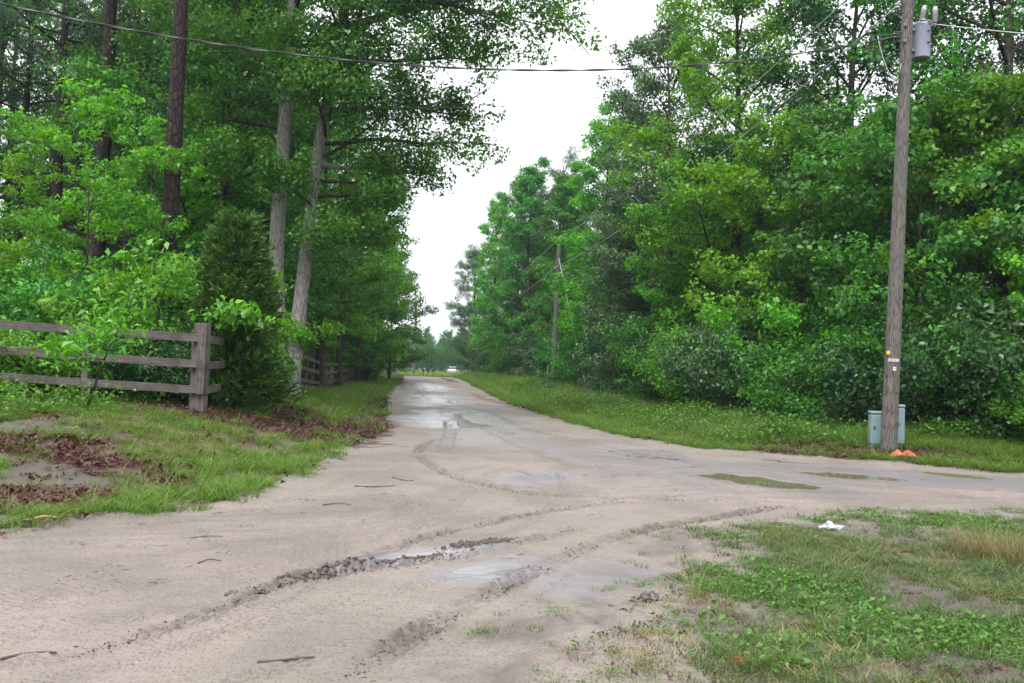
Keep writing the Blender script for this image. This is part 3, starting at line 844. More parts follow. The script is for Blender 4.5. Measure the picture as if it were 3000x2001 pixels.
def shrub(seed, H, Rr, n_stem, n_leaf, leaf, cl=0.32, aspect=0.6, arch=0.0, droop=0.25, up=0.5, low=0.12):
    t = Tree(seed)
    for j in range(n_stem):
        az = j*2.399+t.r.random()
        sp = 0.25+0.5*t.r.random()
        h = H*(0.6+0.45*t.r.random())
        d = np.array([math.cos(az)*sp, math.sin(az)*sp, 1.0])
        pts = t.poly((math.cos(az)*0.12*Rr, math.sin(az)*0.12*Rr, -0.1), d, h, 6, -arch, 0.10)
        t.wood.tube(pts, [0.03*(1-0.13*k) for k in range(7)], 5, False)
        nb = 6
        for b in range(nb):
            u = low+(0.97-low)*(b+t.r.random()*0.6)/nb
            k = min(int(u*6), 5); f = u*6-k
            p = pts[k]*(1-f)+pts[k+1]*f
            a2 = t.r.random()*6.28
            dd = np.array([math.cos(a2), math.sin(a2), 0.25+0.3*t.r.random()])
            t.branch(p, dd, Rr*(0.45+0.45*t.r.random())*(1.1-0.5*u), 0.012, Rr, -0.25-arch, 4, cl, 0.15)
        t.tw.append((pts[-1], cl))
    return t.wood_mesh('stem'), t.crown('foliage', n_leaf, leaf, aspect, droop=droop, up=up)

def needle_mesh(name, C, D, per, length, width, seed, spread=0.9):
    r = np.random.default_rng(seed)
    n = len(C)*per
    c = np.repeat(C, per, 0); d0 = np.repeat(D, per, 0)
    d = d0+r.normal(size=(n, 3))*spread*0.6
    d /= np.linalg.norm(d, axis=1, keepdims=True)
    w = np.cross(d, r.normal(size=(n, 3))); w /= np.linalg.norm(w, axis=1, keepdims=True)
    L = length*(0.7+0.5*r.random(n))[:, None]
    V = np.stack([c-w*width*0.4, c+d*L*0.55-w*width*0.5-np.array([0, 0, 0.0]), c+d*L-np.array([0, 0, 1.0])*L*0.15, c+d*L*0.55+w*width*0.5], 1).reshape(-1, 3)
    tint = np.clip(0.45+np.repeat(r.normal(size=len(C))*0.12, per)+r.normal(size=n)*0.15, 0, 1)
    return make_mesh(name, V, [np.arange(n*4).reshape(n, 4)], False, face_attr={'tint': tint})

def pine(seed, H, base, Rr, r0, nb, per=16, tufts=10, ln=0.24, wd=0.016):
    t = Tree(seed)
    tp = trunk_line(t, H, (0, 0), 0.03)
    t.wood.tube(tp, [r0*(1.25 if k == 0 else 1.0)*(1-0.8*(k/12)**1.3) for k in range(13)], 10, False)
    C = []; D = []
    for j in range(nb):
        u = base+(0.98-base)*(j+t.r.random()*0.7)/nb
        az = j*2.399+t.r.random()*0.8
        L = Rr*(0.45+0.75*t.r.random())*(1-0.55*(u-base)/(1-base))
        k = u*12; ki = min(int(k), 11); f = k-ki
        p = tp[ki]*(1-f)+tp[ki+1]*f
        e = 0.05+0.8*((u-base)/(1-base))
        d = np.array([math.cos(az)*math.cos(e), math.sin(az)*math.cos(e), math.sin(e)])
        n0 = len(t.tw)
        t.branch(p, d, L, max(0.02, r0*0.28), Rr, 0.35, 6, 0.4, 0.4)
        for c, rad in t.tw[n0:]:
            for q in range(tufts//2):
                off = t.r.normal(size=3)*0.16
                C.append(c+off); D.append(np.array([off[0], off[1], 0.25]))
    return t.wood_mesh('trunk'), needle_mesh('crown', np.array(C), np.array(D), per, ln, wd, seed)

def cedar(seed, H, Rr, n_spray):
    t = Tree(seed)
    tp = trunk_line(t, H, (0, 0), 0.03)
    t.wood.tube(tp, [0.07*(1-0.92*k/12) for k in range(13)], 7, False)
    C = []; D = []
    r = t.r
    for j in range(n_spray):
        u = 0.03+0.96*r.random()**1.15
        az = r.random()*6.28
        lump = 0.78+0.34*math.sin(az*3+u*11)+0.12*math.sin(az*7-u*23)
        Rm = Rr*(1-u)**0.75*lump+0.05
        rad = Rm*(0.35+0.65*r.random()**0.5)
        c = np.array([math.cos(az)*rad, math.sin(az)*rad, u*H])+r.normal(size=3)*0.05
        d = np.array([math.cos(az)*0.9, math.sin(az)*0.9, 0.75+0.4*r.random()])
        L = 0.22+0.2*r.random()
        for k in range(5):
            C.append(c+d*L*k/5); D.append(d)
        if j % 12 == 0:
            t.wood.tube([(0, 0, u*H*0.93), tuple(c)], [0.012, 0.004], 3, False)
    return t.wood_mesh('trunk'), needle_mesh('crown', np.array(C), np.array(D), 4, 0.17, 0.034, seed, 0.85)

# one mesh of wood and one of leaves for each habit; plants of that habit share them
HABIT = {}
HABIT['tall_one'] = broadleaf(11, 16, 0.10, 3.9, 0.24, 40, 50000, 0.145, 'round', 0.50)
HABIT['tall_two'] = broadleaf(12, 16, 0.08, 3.5, 0.22, 44, 50000, 0.140, 'column', 0.46)
HABIT['tall_three'] = broadleaf(13, 16, 0.14, 4.3, 0.26, 36, 48000, 0.150, 'round', 0.58)
HABIT['roadside'] = broadleaf(19, 16, 0.19, 4.2, 0.24, 36, 46000, 0.145, 'round', 0.52, up0=0.05)
HABIT['spire'] = broadleaf(14, 17, 0.12, 3.3, 0.20, 44, 42000, 0.150, 'spire', 0.44)
HABIT['open'] = broadleaf(15, 17, 0.30, 5.2, 0.26, 30, 30000, 0.135, 'round', 0.55, 0.22, up0=0.35)
HABIT['small_one'] = broadleaf(16, 7, 0.10, 2.6, 0.09, 26, 18000, 0.135, 'round', 0.36, subs=5)
HABIT['small_two'] = broadleaf(17, 7, 0.06, 2.3, 0.08, 30, 18000, 0.130, 'column', 0.34, subs=5)
HABIT['layered'] = broadleaf(18, 7, 0.22, 2.8, 0.06, 16, 11000, 0.125, 'fan', 0.30, 0.1, up0=0.1, up1=0.7)
HABIT['shrub_one'] = shrub(21, 3.0, 1.7, 9, 14000, 0.100)
HABIT['shrub_two'] = shrub(22, 2.6, 1.9, 10, 14000, 0.092, arch=0.3)
HABIT['shrub_three'] = shrub(23, 3.2, 1.5, 8, 10000, 0.130, aspect=0.5)
HABIT['arching'] = shrub(24, 2.7, 1.7, 8, 8500, 0.140, 0.30, 0.34, 0.55, 0.55, 0.7)
HABIT['low'] = shrub(25, 1.1, 0.8, 7, 3000, 0.085, 0.2)
HABIT['sapling'] = shrub(26, 3.2, 1.1, 1, 480, 0.150, 0.26, 0.36, 0.1, 0.55, 0.7, 0.48)
HABIT['pine_one'] = pine(31, 23, 0.60, 3.6, 0.24, 34)
HABIT['pine_two'] = pine(32, 22, 0.55, 3.2, 0.22, 30)
HABIT['pine_sparse'] = pine(33, 18, 0.62, 3.4, 0.18, 20, 14, 8, 0.26, 0.02)
HABIT['cedar'] = cedar(41, 3.9, 1.02, 3000)

def plant(name, label, cat, habit, x, y, s=1.0, leaf='leaf_mid', bark='bark_dark', rz=None, sz=None, group=None, tilt=(0, 0), parts=('trunk', 'crown'), dz=0.0):
    wood, fol = HABIT[habit]
    e = thing(name, label, cat, (x, y, gz(x, y)+dz), rz if rz is not None else (x*12.9+y*7.3) % 6.28, group)
    e.rotation_euler = (tilt[0], tilt[1], e.rotation_euler[2])
    e.scale = (s, s, sz if sz is not None else s)
    for nm, me, mt in ((parts[0], wood, bark), (parts[1], fol, leaf)):
        if len(me.materials) == 0: me.materials.append(MAT[mt])
        o = link(nm, me, None, e)
        o.material_slots[0].link = 'OBJECT'
        o.material_slots[0].material = MAT[mt]
    return e

def scatter_stuff(name, P, rot, scl, protos, pick, label, cat, mat):
    """many small pieces of the same kinds over a surface, kept as one object"""
    me = make_points(name, P, rot, scl, pick)
    o = link(name, me); tag(o, label, cat, kind='stuff')
    ng = bpy.data.node_groups.new(name+'_spread', 'GeometryNodeTree')
    ng.interface.new_socket('Geometry', in_out='INPUT', socket_type='NodeSocketGeometry')
    ng.interface.new_socket('Geometry', in_out='OUTPUT', socket_type='NodeSocketGeometry')
    n = ng.nodes; l = ng.links
    gi = n.new('NodeGroupInput'); go = n.new('NodeGroupOutput')
    jn = n.new('GeometryNodeJoinGeometry')
    for p in reversed(protos):
        oi = n.new('GeometryNodeObjectInfo'); oi.inputs['Object'].default_value = p; oi.inputs['As Instance'].default_value = False
        g2 = n.new('GeometryNodeGeometryToInstance'); l.new(oi.outputs['Geometry'], g2.inputs[0]); l.new(g2.outputs[0], jn.inputs[0])
    ip = n.new('GeometryNodeInstanceOnPoints')
    ip.inputs['Pick Instance'].default_value = True
    def attr(nm, t):
        a = n.new('GeometryNodeInputNamedAttribute'); a.data_type = t; a.inputs[0].default_value = nm
        return a.outputs[0]
    mp = n.new('GeometryNodeMeshToPoints')
    l.new(gi.outputs[0], mp.inputs['Mesh'])
    l.new(mp.outputs[0], ip.inputs['Points']); l.new(jn.outputs[0], ip.inputs['Instance'])
    l.new(attr('pick', 'INT'), ip.inputs['Instance Index'])
    e2r = n.new('FunctionNodeEulerToRotation'); l.new(attr('rot', 'FLOAT_VECTOR'), e2r.inputs[0]); l.new(e2r.outputs[0], ip.inputs['Rotation'])
    l.new(attr('scl', 'FLOAT_VECTOR'), ip.inputs['Scale'])
    sm = n.new('GeometryNodeSetMaterial'); sm.inputs['Material'].default_value = mat
    if mat is not None:
        l.new(ip.outputs[0], sm.inputs[0]); l.new(sm.outputs[0], go.inputs[0])
    else:
        l.new(ip.outputs[0], go.inputs[0])
    m = o.modifiers.new('spread', 'NODES'); m.node_group = ng
    return o

def make_points(name, P, rot, scl, pick):
    me = bpy.data.meshes.new(name)
    P = np.asarray(P, np.float32)
    me.vertices.add(len(P)); me.vertices.foreach_set('co', P.ravel())
    a = me.attributes.new('rot', 'FLOAT_VECTOR', 'POINT'); a.data.foreach_set('vector', np.asarray(rot, np.float32).ravel())
    s = np.asarray(scl, np.float32)
    if s.ndim == 1: s = np.repeat(s[:, None], 3, 1)
    a = me.attributes.new('scl', 'FLOAT_VECTOR', 'POINT'); a.data.foreach_set('vector', s.ravel())
    a = me.attributes.new('pick', 'INT', 'POINT'); a.data.foreach_set('value', np.asarray(pick, np.int32))
    me.update()
    return me

PROTO = bpy.data.collections.new('prototypes')      # not part of the scene
def proto(me, mat=None):
    o = bpy.data.objects.new('prototype', me)
    if mat is not None and len(me.materials) == 0: me.materials.append(mat)
    PROTO.objects.link(o)
    return o

# ------------------------------------------------------------------ trees of the right-hand wood edge
TR = 'trees and shrubs of the wood across the crossroad'
def rt(label, habit, x, y, s, leaf, cat='tree', sz=None, name='broadleaf_tree', **k):
    pr = ('stem', 'foliage') if cat == 'shrub' else ('trunk', 'crown')
    return plant(name, label, cat, habit, x, y, s, leaf, group=TR, sz=sz, parts=pr, **k)

rt('airy oak with sky showing through, behind and right of the transformer', 'open', 14.6, 25.5, 1.08, 'leaf_mid')
rt('second airy tree with bent limbs at the upper right corner', 'open', 18.6, 27.0, 1.10, 'leaf_dark')
rt('dark tall tree filling the gap left of the transformer pole', 'tall_three', 12.3, 31.0, 1.10, 'leaf_dark')
rt('tall bright tree with a dark trunk showing, left of the near pole', 'tall_one', 9.0, 35.0, 1.18, 'leaf_bright')
rt('mid green tree right behind the near utility pole', 'small_one', 11.3, 23.6, 1.25, 'leaf_mid')
rt('tall grey green tree next to the bright one, crown against the sky', 'tall_two', 7.4, 42.5, 1.16, 'leaf_grey')
rt('bright pointed sweetgum behind the second pole', 'spire', 5.6, 54.0, 1.04, 'leaf_bright')
rt('dusky tree between the pointed sweetgum and the grey green tree', 'tall_one', 7.6, 50.5, 1.02, 'leaf_grey')
rt('light green tree with jagged top, left of the pointed sweetgum', 'spire', 4.2, 66.0, 0.98, 'leaf_mid')
rt('bright tree with two tips further up the road', 'spire', 4.0, 74.0, 1.02, 'leaf_bright')
rt('round mid green tree where the wood drops toward the crest', 'tall_three', 1.4, 84.0, 0.86, 'leaf_mid')
rt('bluish green tree closing the right wood at the crest', 'tall_one', -1.8, 98.0, 0.80, 'leaf_grey')
rt('last dark tree leaning out over the road crest from the right', 'small_one', -4.0, 104.0, 1.25, 'leaf_dark')
rt('tall tree with notched top, left of the sparse pine', 'spire', 1.3, 73.0, 1.12, 'leaf_mid', sz=1.10)
rt('tall green tree two back from the sparse pine toward the crest', 'tall_two', 0.4, 83.0, 1.05, 'leaf_mid', sz=1.18)
rt('bright green tree standing out against the sky near the crest', 'spire', -1.9, 90.0, 1.0, 'leaf_bright', sz=1.12)
rt('low spreading tree hanging over the road just before the crest', 'tall_three', -4.6, 103.0, 0.85, 'leaf_grey', sz=0.92)
rt('leafy tree at the wood edge beyond the second pole', 'small_two', 4.7, 62.5, 1.2, 'leaf_mid')
rt('tree of dull green leaves in front of the jagged tops', 'small_one', 3.0, 74.0, 1.35, 'leaf_grey')
rt('dense green tree low behind the guy wire', 'small_two', 6.9, 50.0, 1.35, 'leaf_mid')
rt('pale green tree behind the guy wire, next to the dense one', 'small_one', 7.7, 44.5, 1.35, 'leaf_grey')
rt('bright leafy tree at half height, halfway between the two poles', 'small_two', 8.3, 37.5, 1.45, 'leaf_bright')
rt('yellow green tree left of the near pole at mid height', 'small_one', 9.4, 29.5, 1.35, 'leaf_lime')
rt('deep green tree at mid height just left of the near pole', 'small_two', 10.4, 26.5, 1.25, 'leaf_mid')
rt('green tree at mid height right of the near pole', 'small_two', 12.6, 23.2, 1.25, 'leaf_bright')
rt('shaded tree at mid height near the right edge', 'small_one', 14.6, 21.6, 1.25, 'leaf_mid')
rt('yellow green vine covered shrub bulging at the right edge', 'small_one', 13.3, 19.6, 0.78, 'leaf_lime', name='vine_covered_shrub')
plant('pine_tree', 'thin sparse pine sticking out above the right wood', 'tree', 'pine_sparse', 3.6, 70.0, 1.02, 'needle', 'bark_pine', group=TR)
plant('pine_tree', 'second sparse pine just left of the thin one', 'tree', 'pine_sparse', 1.8, 80.0, 0.86, 'needle', 'bark_pine', group=TR)
SH = [
    ('dark glossy shrub directly behind the pedestals', 'shrub_one', 9.9, 21.8, 1.15, 'leaf_dark'),
    ('green shrub right of the pedestals', 'shrub_three', 11.3, 20.3, 1.1, 'leaf_mid'),
    ('low bright shrub at the ground by the right edge', 'shrub_two', 11.9, 17.7, 0.66, 'leaf_bright'),
    ('tall shaded shrub between the pole and the lime shrub', 'shrub_two', 12.2, 20.8, 1.5, 'leaf_dark'),
    ('big green shrub at the far right edge of the wood', 'shrub_one', 14.0, 19.0, 1.25, 'leaf_bright'),
    ('bright bush low at the right corner of the verge', 'shrub_three', 12.9, 16.9, 0.62, 'leaf_bright'),
    ('mid green shrub left of the pedestals', 'shrub_two', 9.0, 24.0, 1.3, 'leaf_mid'),
    ('leafy shrub with yellow tips left of the near pole', 'shrub_three', 9.0, 26.4, 1.35, 'leaf_bright'),
    ('dull green shrub over the tall verge grass', 'shrub_one', 7.9, 28.6, 1.3, 'leaf_grey'),
    ('round bright shrub over the tall verge grass', 'shrub_two', 7.5, 31.5, 1.35, 'leaf_bright'),
    ('dark shrub in the hollow midway along the verge', 'shrub_one', 7.1, 34.5, 1.35, 'leaf_dark'),
    ('spreading green shrub midway along the verge', 'shrub_three', 6.8, 38.0, 1.4, 'leaf_mid'),
    ('pale silvery shrub just right of the guy wire', 'shrub_two', 6.2, 41.8, 1.5, 'leaf_grey'),
    ('dark shrub between the guy wire and the second pole', 'shrub_one', 5.6, 47.0, 1.4, 'leaf_dark'),
    ('green shrub behind the foot of the second pole', 'shrub_two', 4.9, 56.0, 1.5, 'leaf_mid'),
    ('dark shrub left of the second pole', 'shrub_three', 3.9, 63.0, 1.5, 'leaf_dark'),
    ('grey green shrub further left of the second pole', 'shrub_one', 2.7, 70.0, 1.6, 'leaf_grey'),
    ('rounded shrub where the verge narrows toward the crest', 'shrub_two', 1.2, 77.0, 1.6, 'leaf_mid'),
    ('shrub overhanging the verge near the crest', 'shrub_one', -0.5, 86.0, 1.6, 'leaf_mid'),
    ('farthest shrub on the right verge before the crest', 'shrub_three', -2.6, 95.0, 1.7, 'leaf_grey'),
]
for lab, hb, x, y, s, lf in SH:
    rt(lab, hb, x, y, s, lf, 'shrub', name='shrub')
rt('small leafy bush growing at the foot of the second pole', 'low', 2.75, 55.5, 1.3, 'leaf_mid', 'shrub', name='bush')
rt('small pale bush in the verge left of the second pole', 'low', 0.6, 52.0, 1.1, 'leaf_bright', 'shrub', name='bush')
rt('low bush in the verge below the rust brown bracken', 'low', 1.8, 47.5, 1.0, 'leaf_grey', 'shrub', name='bush')

# ------------------------------------------------------------------ trees of the left wood
TL = 'trees and shrubs of the wood behind the fence'
def lt(label, habit, x, y, s, leaf, cat='tree', name='broadleaf_tree', bark='bark_dark', **k):
    pr = ('stem', 'foliage') if cat == 'shrub' else ('trunk', 'crown')
    return plant(name, label, cat, habit, x, y, s, leaf, bark, group=TL, parts=pr, **k)

lt('big dark pine trunk standing nearest behind the fence', 'pine_one', -8.95, 22.0, 1.0, 'needle', name='pine_tree', bark='bark_pine')
lt('second pine trunk, left of the big one, leaning slightly', 'pine_two', -14.1, 28.5, 1.22, 'needle', name='pine_tree', bark='bark_pine', tilt=(0, 0.01))
lt('third pine trunk, far left behind the leaves', 'pine_one', -17.6, 32.5, 0.95, 'needle', name='pine_tree', bark='bark_pine')
lt('pine trunk at the extreme left edge, mostly hidden', 'pine_two', -20.8, 35.5, 0.95, 'needle', name='pine_tree', bark='bark_pine')
lt('slim pine trunk between the big pine and the double trunk', 'pine_two', -11.9, 35.5, 0.95, 'needle', name='pine_tree', bark='bark_pine')
lt('pine trunk close left of the pale double trunk', 'pine_one', -10.7, 36.5, 0.85, 'needle', name='pine_tree', bark='bark_pine')
lt('dark trunked tree in front of the receding fence', 'roadside', -8.75, 39.0, 0.92, 'leaf_oak')
lt('dense tree overhanging the fence further along', 'roadside', -9.9, 49.0, 0.90, 'leaf_bright')
lt('deep green roadside tree beyond the receding fence', 'tall_two', -10.2, 57.0, 0.90, 'leaf_mid')
lt('roadside tree with low branches over the road', 'roadside', -11.2, 67.0, 0.78, 'leaf_mid')
lt('bright roadside tree near the crest on the fence side', 'small_one', -10.4, 62.0, 1.35, 'leaf_bright')
lt('low spreading tree reaching over the road before the marker', 'small_one', -10.4, 73.0, 1.45, 'leaf_oak')
lt('dark stemmed tree by the yellow marker near the crest', 'small_two', -13.6, 86.0, 1.5, 'leaf_dark')
lt('tall leafy tree rising behind the double trunk', 'tall_two', -10.6, 31.5, 1.15, 'leaf_mid')
lt('leafy tree between the big pine and the double trunk', 'tall_one', -9.6, 27.5, 1.0, 'leaf_mid')
lt('bright layered maple between the two pines', 'layered', -10.6, 24.5, 1.05, 'leaf_lime')
lt('dim tree filling the upper left corner', 'open', -22.5, 36.5, 1.12, 'leaf_mid')
lt('grey leaved tree behind the second pine', 'open', -16.4, 36.0, 1.05, 'leaf_grey')
lt('tall feathery tree left of the big pine', 'open', -12.2, 31.0, 1.05, 'leaf_mid')
lt('bright layered sapling at the left edge below the corner tree', 'layered', -12.4, 19.5, 0.72, 'leaf_lime')
lt('small tree with layered leaves behind the left fence shrubs', 'layered', -10.6, 21.0, 0.85, 'leaf_bright')
lt('leafy small tree right behind the double trunk', 'small_two', -10.2, 29.0, 1.0, 'leaf_bright')
lt('small green tree under the overhanging roadside trees', 'small_one', -11.2, 36.0, 0.95, 'leaf_mid')
lt('small dark tree beside the dark trunk at the fence', 'small_two', -12.2, 44.0, 1.0, 'leaf_mid')
SL = [
    ('tall bright arching shrub behind the rails, left of the corner post', 'arching', -8.5, 18.4, 1.25, 'leaf_bright'),
    ('bright leafy shrub rising above the corner post', 'shrub_three', -7.35, 19.8, 1.30, 'leaf_bright'),
    ('arching shrub with long drooping leaves over the middle rails', 'arching', -9.9, 17.5, 1.10, 'leaf_bright'),
    ('arching shrub at the left edge, spilling through the fence', 'arching', -10.3, 15.0, 0.62, 'leaf_bright'),
    ('yellow green shrub low at the left edge before the fence', 'arching', -8.9, 13.6, 0.34, 'leaf_lime'),
    ('dense shrub behind the left rails', 'shrub_one', -10.7, 18.4, 1.15, 'leaf_mid'),
    ('dark shrub in the shade behind the lowest rail', 'shrub_two', -8.3, 17.6, 0.72, 'leaf_dark'),
    ('dark shrub behind the corner post', 'shrub_two', -6.9, 17.6, 0.70, 'leaf_dark'),
    ('deep green shrub behind the big pine foot', 'shrub_one', -8.2, 20.8, 1.25, 'leaf_mid'),
    ('shrub in the dim wood left of the big pine', 'shrub_three', -11.2, 23.0, 1.4, 'leaf_mid'),
    ('leafy shrub at the far left in the dim wood', 'shrub_one', -13.6, 21.0, 1.35, 'leaf_mid'),
    ('vine leaved shrub beside the pale double trunk', 'shrub_three', -7.75, 25.2, 0.95, 'leaf_bright'),
    ('bright shrub against the receding fence right of the double trunk', 'shrub_two', -8.9, 28.5, 0.80, 'leaf_bright'),
    ('pale green shrub right behind the receding fence', 'shrub_one', -9.7, 34.0, 0.80, 'leaf_mid'),
    ('shrub behind the receding fence, past the dark trunk', 'shrub_two', -12.0, 47.0, 1.1, 'leaf_grey'),
    ('dark shrub at the end of the receding fence', 'shrub_three', -11.6, 66.0, 1.2, 'leaf_dark'),
]
for lab, hb, x, y, s, lf in SL:
    lt(lab, hb, x, y, s, lf, 'shrub', name='shrub')
lt('thin dark stemmed sapling in front of the left rails', 'sapling', -7.15, 14.2, 1.0, 'leaf_bright', 'shrub', name='sapling')
plant('cedar_tree', 'feathery dark cedar beside the fence corner post', 'tree', 'cedar', -5.93, 18.2, 1.0, 'cedar', 'bark_dark', group=TL)

# the pale oak with two trunks, its long limbs reaching over the road
def double_oak():
    x0, y0 = -6.62, 25.2
    e = thing('oak_tree', 'pale grey oak with two trunks from one base beside the road', 'tree', (x0, y0, gz(x0, y0)), 0, TL)
    t = Tree(77)
    a = [(-.06, 0, -.3), (-.16, 0, .3), (-.24, 0, 1.2), (-.36, 0, 2.6), (-.46, .02, 4.6), (-.42, .05, 7.0), (-.36, .1, 10.0), (-.28, .1, 13.0), (-.2, .1, 16.5)]
    ra = [.46, .30, .25, .235, .225, .21, .19, .15, .06]
    b = [(.08, 0, -.3), (.13, .02, .3), (.20, .05, 1.2), (.28, .1, 2.6), (.38, .15, 4.2), (.47, .2, 5.6), (.63, .2, 7.4), (.92, .2, 9.6), (1.3, .2, 12.2), (1.65, .2, 15.5)]
    rb = [.44, .29, .24, .215, .20, .19, .18, .16, .12, .05]
    ta, tb = MB(), MB()
    ta.tube(smooth3(a), interp_list(ra, 4), 12, False); tb.tube(smooth3(b), interp_list(rb, 4), 12, False)
    base = MB(); base.tube([(0.03, 0, -.3), (0.03, 0, .0), (0.02, 0, .35), (0, 0, 1.0)], [.62, .47, .40, .22], 14, False)
    ma = ta.build('trunk', MAT['bark_oak'], e, True); ma['label'] = 'upright pale trunk'
    mb = tb.build('trunk', MAT['bark_oak'], e, True); mb['label'] = 'pale trunk leaning toward the road'
    base.build('root_flare', MAT['bark_oak'], e, True)
    # limbs: (start, direction, length, radius)
    A = np.array
    limbs = [
        (A([1.27, .2, 11.2]), (1, -.05, .16), 6.4, .13), (A([1.44, .2, 12.6]), (1, .15, .30), 6.0, .12), (A([0.92, .2, 8.6]), (1, .1, .12), 4.2, .10),
        (A([1.16, .2, 10.4]), (.8, -.7, .2), 3.6, .09), (A([0.72, .2, 7.0]), (.9, .5, .05), 3.6, .09),
        (A([0.62, .2, 6.0]), (.9, -.5, .0), 2.6, .07), (A([0.79, .2, 7.6]), (1, .05, -.05), 4.6, .08), (A([1.01, .2, 9.3]), (.9, .5, .0), 4.4, .08),
        (A([-.36, .1, 9.5]), (-.8, -.5, .3), 4.0, .09), (A([-.4, .05, 8.0]), (-.9, .3, .2), 3.4, .08), (A([-.3, .1, 12.0]), (-.6, -.7, .5), 3.8, .08),
        (A([-.3, .1, 10.8]), (.3, -.9, .4), 3.6, .08), (A([-.25, .1, 13.8]), (-.9, .2, .6), 3.6, .07), (A([-.2, .1, 15.0]), (.4, -.6, .8), 3.0, .06),
        (A([1.37, .2, 12.0]), (.2, -.9, .3), 4.0, .08), (A([1.65, .2, 15.0]), (.7, -.3, .8), 3.4, .06), (A([1.45, .2, 12.8]), (.9, -.4, .1), 5.0, .09),
        (A([0.53, .2, 5.0]), (.9, -.2, .05), 2.4, .05), (A([0.48, .15, 4.4]), (.5, -.8, .1), 1.9, .04), (A([-.45, .0, 6.0]), (-.6, -.7, .1), 2.4, .05), (A([0.89, .2, 8.4]), (.3, -1, .1), 3.0, .06),
        (A([-.38, .1, 9.0]), (.5, -.8, .2), 3.0, .07), (A([-.3, .1, 11.5]), (-.9, -.2, .2), 4.2, .08), (A([0.59, .2, 5.7]), (-.3, -.9, .2), 2.4, .05),
        (A([0.97, .2, 9.0]), (.9, -.5, .25), 3.6, .07), (A([1.10, .2, 10.0]), (.5, -.9, .3), 3.4, .07), (A([1.21, .2, 10.8]), (.9, -.35, .35), 4.2, .08), (A([1.35, .2, 11.8]), (1, .3, .2), 5.0, .08),
        (A([1.24, .2, 11.0]), (-.4, -.9, .3), 3.2, .06), (A([0.81, .2, 7.8]), (.2, -1, .25), 3.0, .06), (A([0.74, .2, 7.2]), (.8, -.6, .3), 3.2, .06), (A([1.13, .2, 10.2]), (1, .35, -.05), 5.2, .08), (A([0.67, .2, 6.5]), (1, .2, .1), 3.4, .06), (A([1.06, .2, 9.7]), (-.2, -1, .1), 2.8, .05),
        (A([1.35, .2, 11.8]), (1, -.08, .10), 7.0, .10), (A([1.45, .2, 12.4]), (1, .12, .04), 6.2, .09),
        (A([-.36, .1, 10.2]), (.7, -.7, .1), 2.6, .05), (A([-.3, .1, 11.8]), (.6, -.8, .1), 3.0, .05), (A([-.38, .1, 9.4]), (-.3, -.95, .1), 3.0, .05), (A([1.44, .2, 12.6]), (.6, -.8, .0), 3.4, .06),
    ]
    for p, d, L, r0 in limbs:
        m = Tree(int(t.r.integers(1e6)))
        m.branch(p, d, L, r0, 3, 0.12, 8, 0.46, 0.22, 0.45)
        t.tw += m.tw
        me = m.wood_mesh('limb'); link('limb', me, MAT['bark_oak'] if r0 > .085 else MAT['bark_dark'], e)
    me = t.crown('crown', 84000, 0.130, 0.55, flat=0.95, gap=0.10)
    link('crown', me, MAT['leaf_oak'], e)

def smooth3(P, n=4):
    P = [P[0]]+list(P)+[P[-1]]; out = []
    for i in range(1, len(P)-2):
        p0, p1, p2, p3 = (np.array(P[i+k], float) for k in (-1, 0, 1, 2))
        for k in range(n):
            t = k/n
            out.append(0.5*((2*p1)+(-p0+p2)*t+(2*p0-5*p1+4*p2-p3)*t*t+(-p0+3*p1-3*p2+p3)*t**3))
    out.append(np.array(P[-2], float))
    return out
def interp_list(r, n=4):
    out = []
    for a, b in zip(r[:-1], r[1:]): out += [a+(b-a)*k/n for k in range(n)]
    return out+[r[-1]]
double_oak()

# ------------------------------------------------------------------ woods that read as one mass
def woods(name, label, spots, mats, seed):
    r = np.random.default_rng(seed)
    pr = []
    for hb, mt in mats:
        w, f = HABIT[hb]
        n = len(w.vertices); V = np.zeros(n*3, np.float32); w.vertices.foreach_get('co', V)
        f2 = f.copy(); f2.materials.clear(); pr.append(proto(f2, MAT[mt]))
        w2 = w.copy(); w2.materials.clear(); pr.append(proto(w2, MAT['bark_dark']))
    P = []; rot = []; sc = []; pk = []
    for (x, y, s) in spots:
        k = int(r.integers(len(mats))); a = r.random()*6.28
        for q in (0, 1):
            P.append((x, y, gz(x, y))); rot.append((0, 0, a)); sc.append(s); pk.append(2*k+q)
    scatter_stuff(name, P, rot, np.array(sc), pr, pk, label, 'woods', None)

r_ = np.random.default_rng(5)
spots = []
for k in range(24):
    y = 26+r_.random()*75; x = -16-r_.random()*26-(y-26)*0.10
    spots.append((x, y, 0.85+0.4*r_.random()))
for k in range(14):
    spots.append((-13.5-r_.random()*8, 38+r_.random()*22, 0.8+0.3*r_.random()))
for k in range(10):
    spots.append((-16-r_.random()*6, 60+r_.random()*30, 0.7+0.25*r_.random()))
woods('left_woods', 'dim depth of the wood behind the left trees', spots, [('open', 'leaf_mid'), ('tall_two', 'leaf_mid'), ('open', 'leaf_grey'), ('spire', 'leaf_mid')], 3)
spots = []
for k in range(60):
    y = 22+r_.random()*85
    xl = np.interp(y, [16, 20, 24, 30, 45, 58, 70, 85, 100, 120], [17, 15.5, 15, 13.5, 11.5, 10.0, 8.0, 5.0, 1.5, -2])
    spots.append((xl+2+r_.random()*14, y, 0.72+0.28*r_.random()))
woods('right_woods', 'dim depth of the wood behind the right trees', spots, [('tall_one', 'leaf_mid'), ('tall_two', 'leaf_dark'), ('tall_three', 'leaf_dark')], 4)
spots = []
for k in range(60):
    x = -46+r_.random()*60; y = 190+r_.random()*30
    spots.append((x, y, 0.42+0.24*r_.random()))
for k in range(16):
    spots.append((-24-r_.random()*8, 110+r_.random()*50, 0.55+0.35*r_.random()))
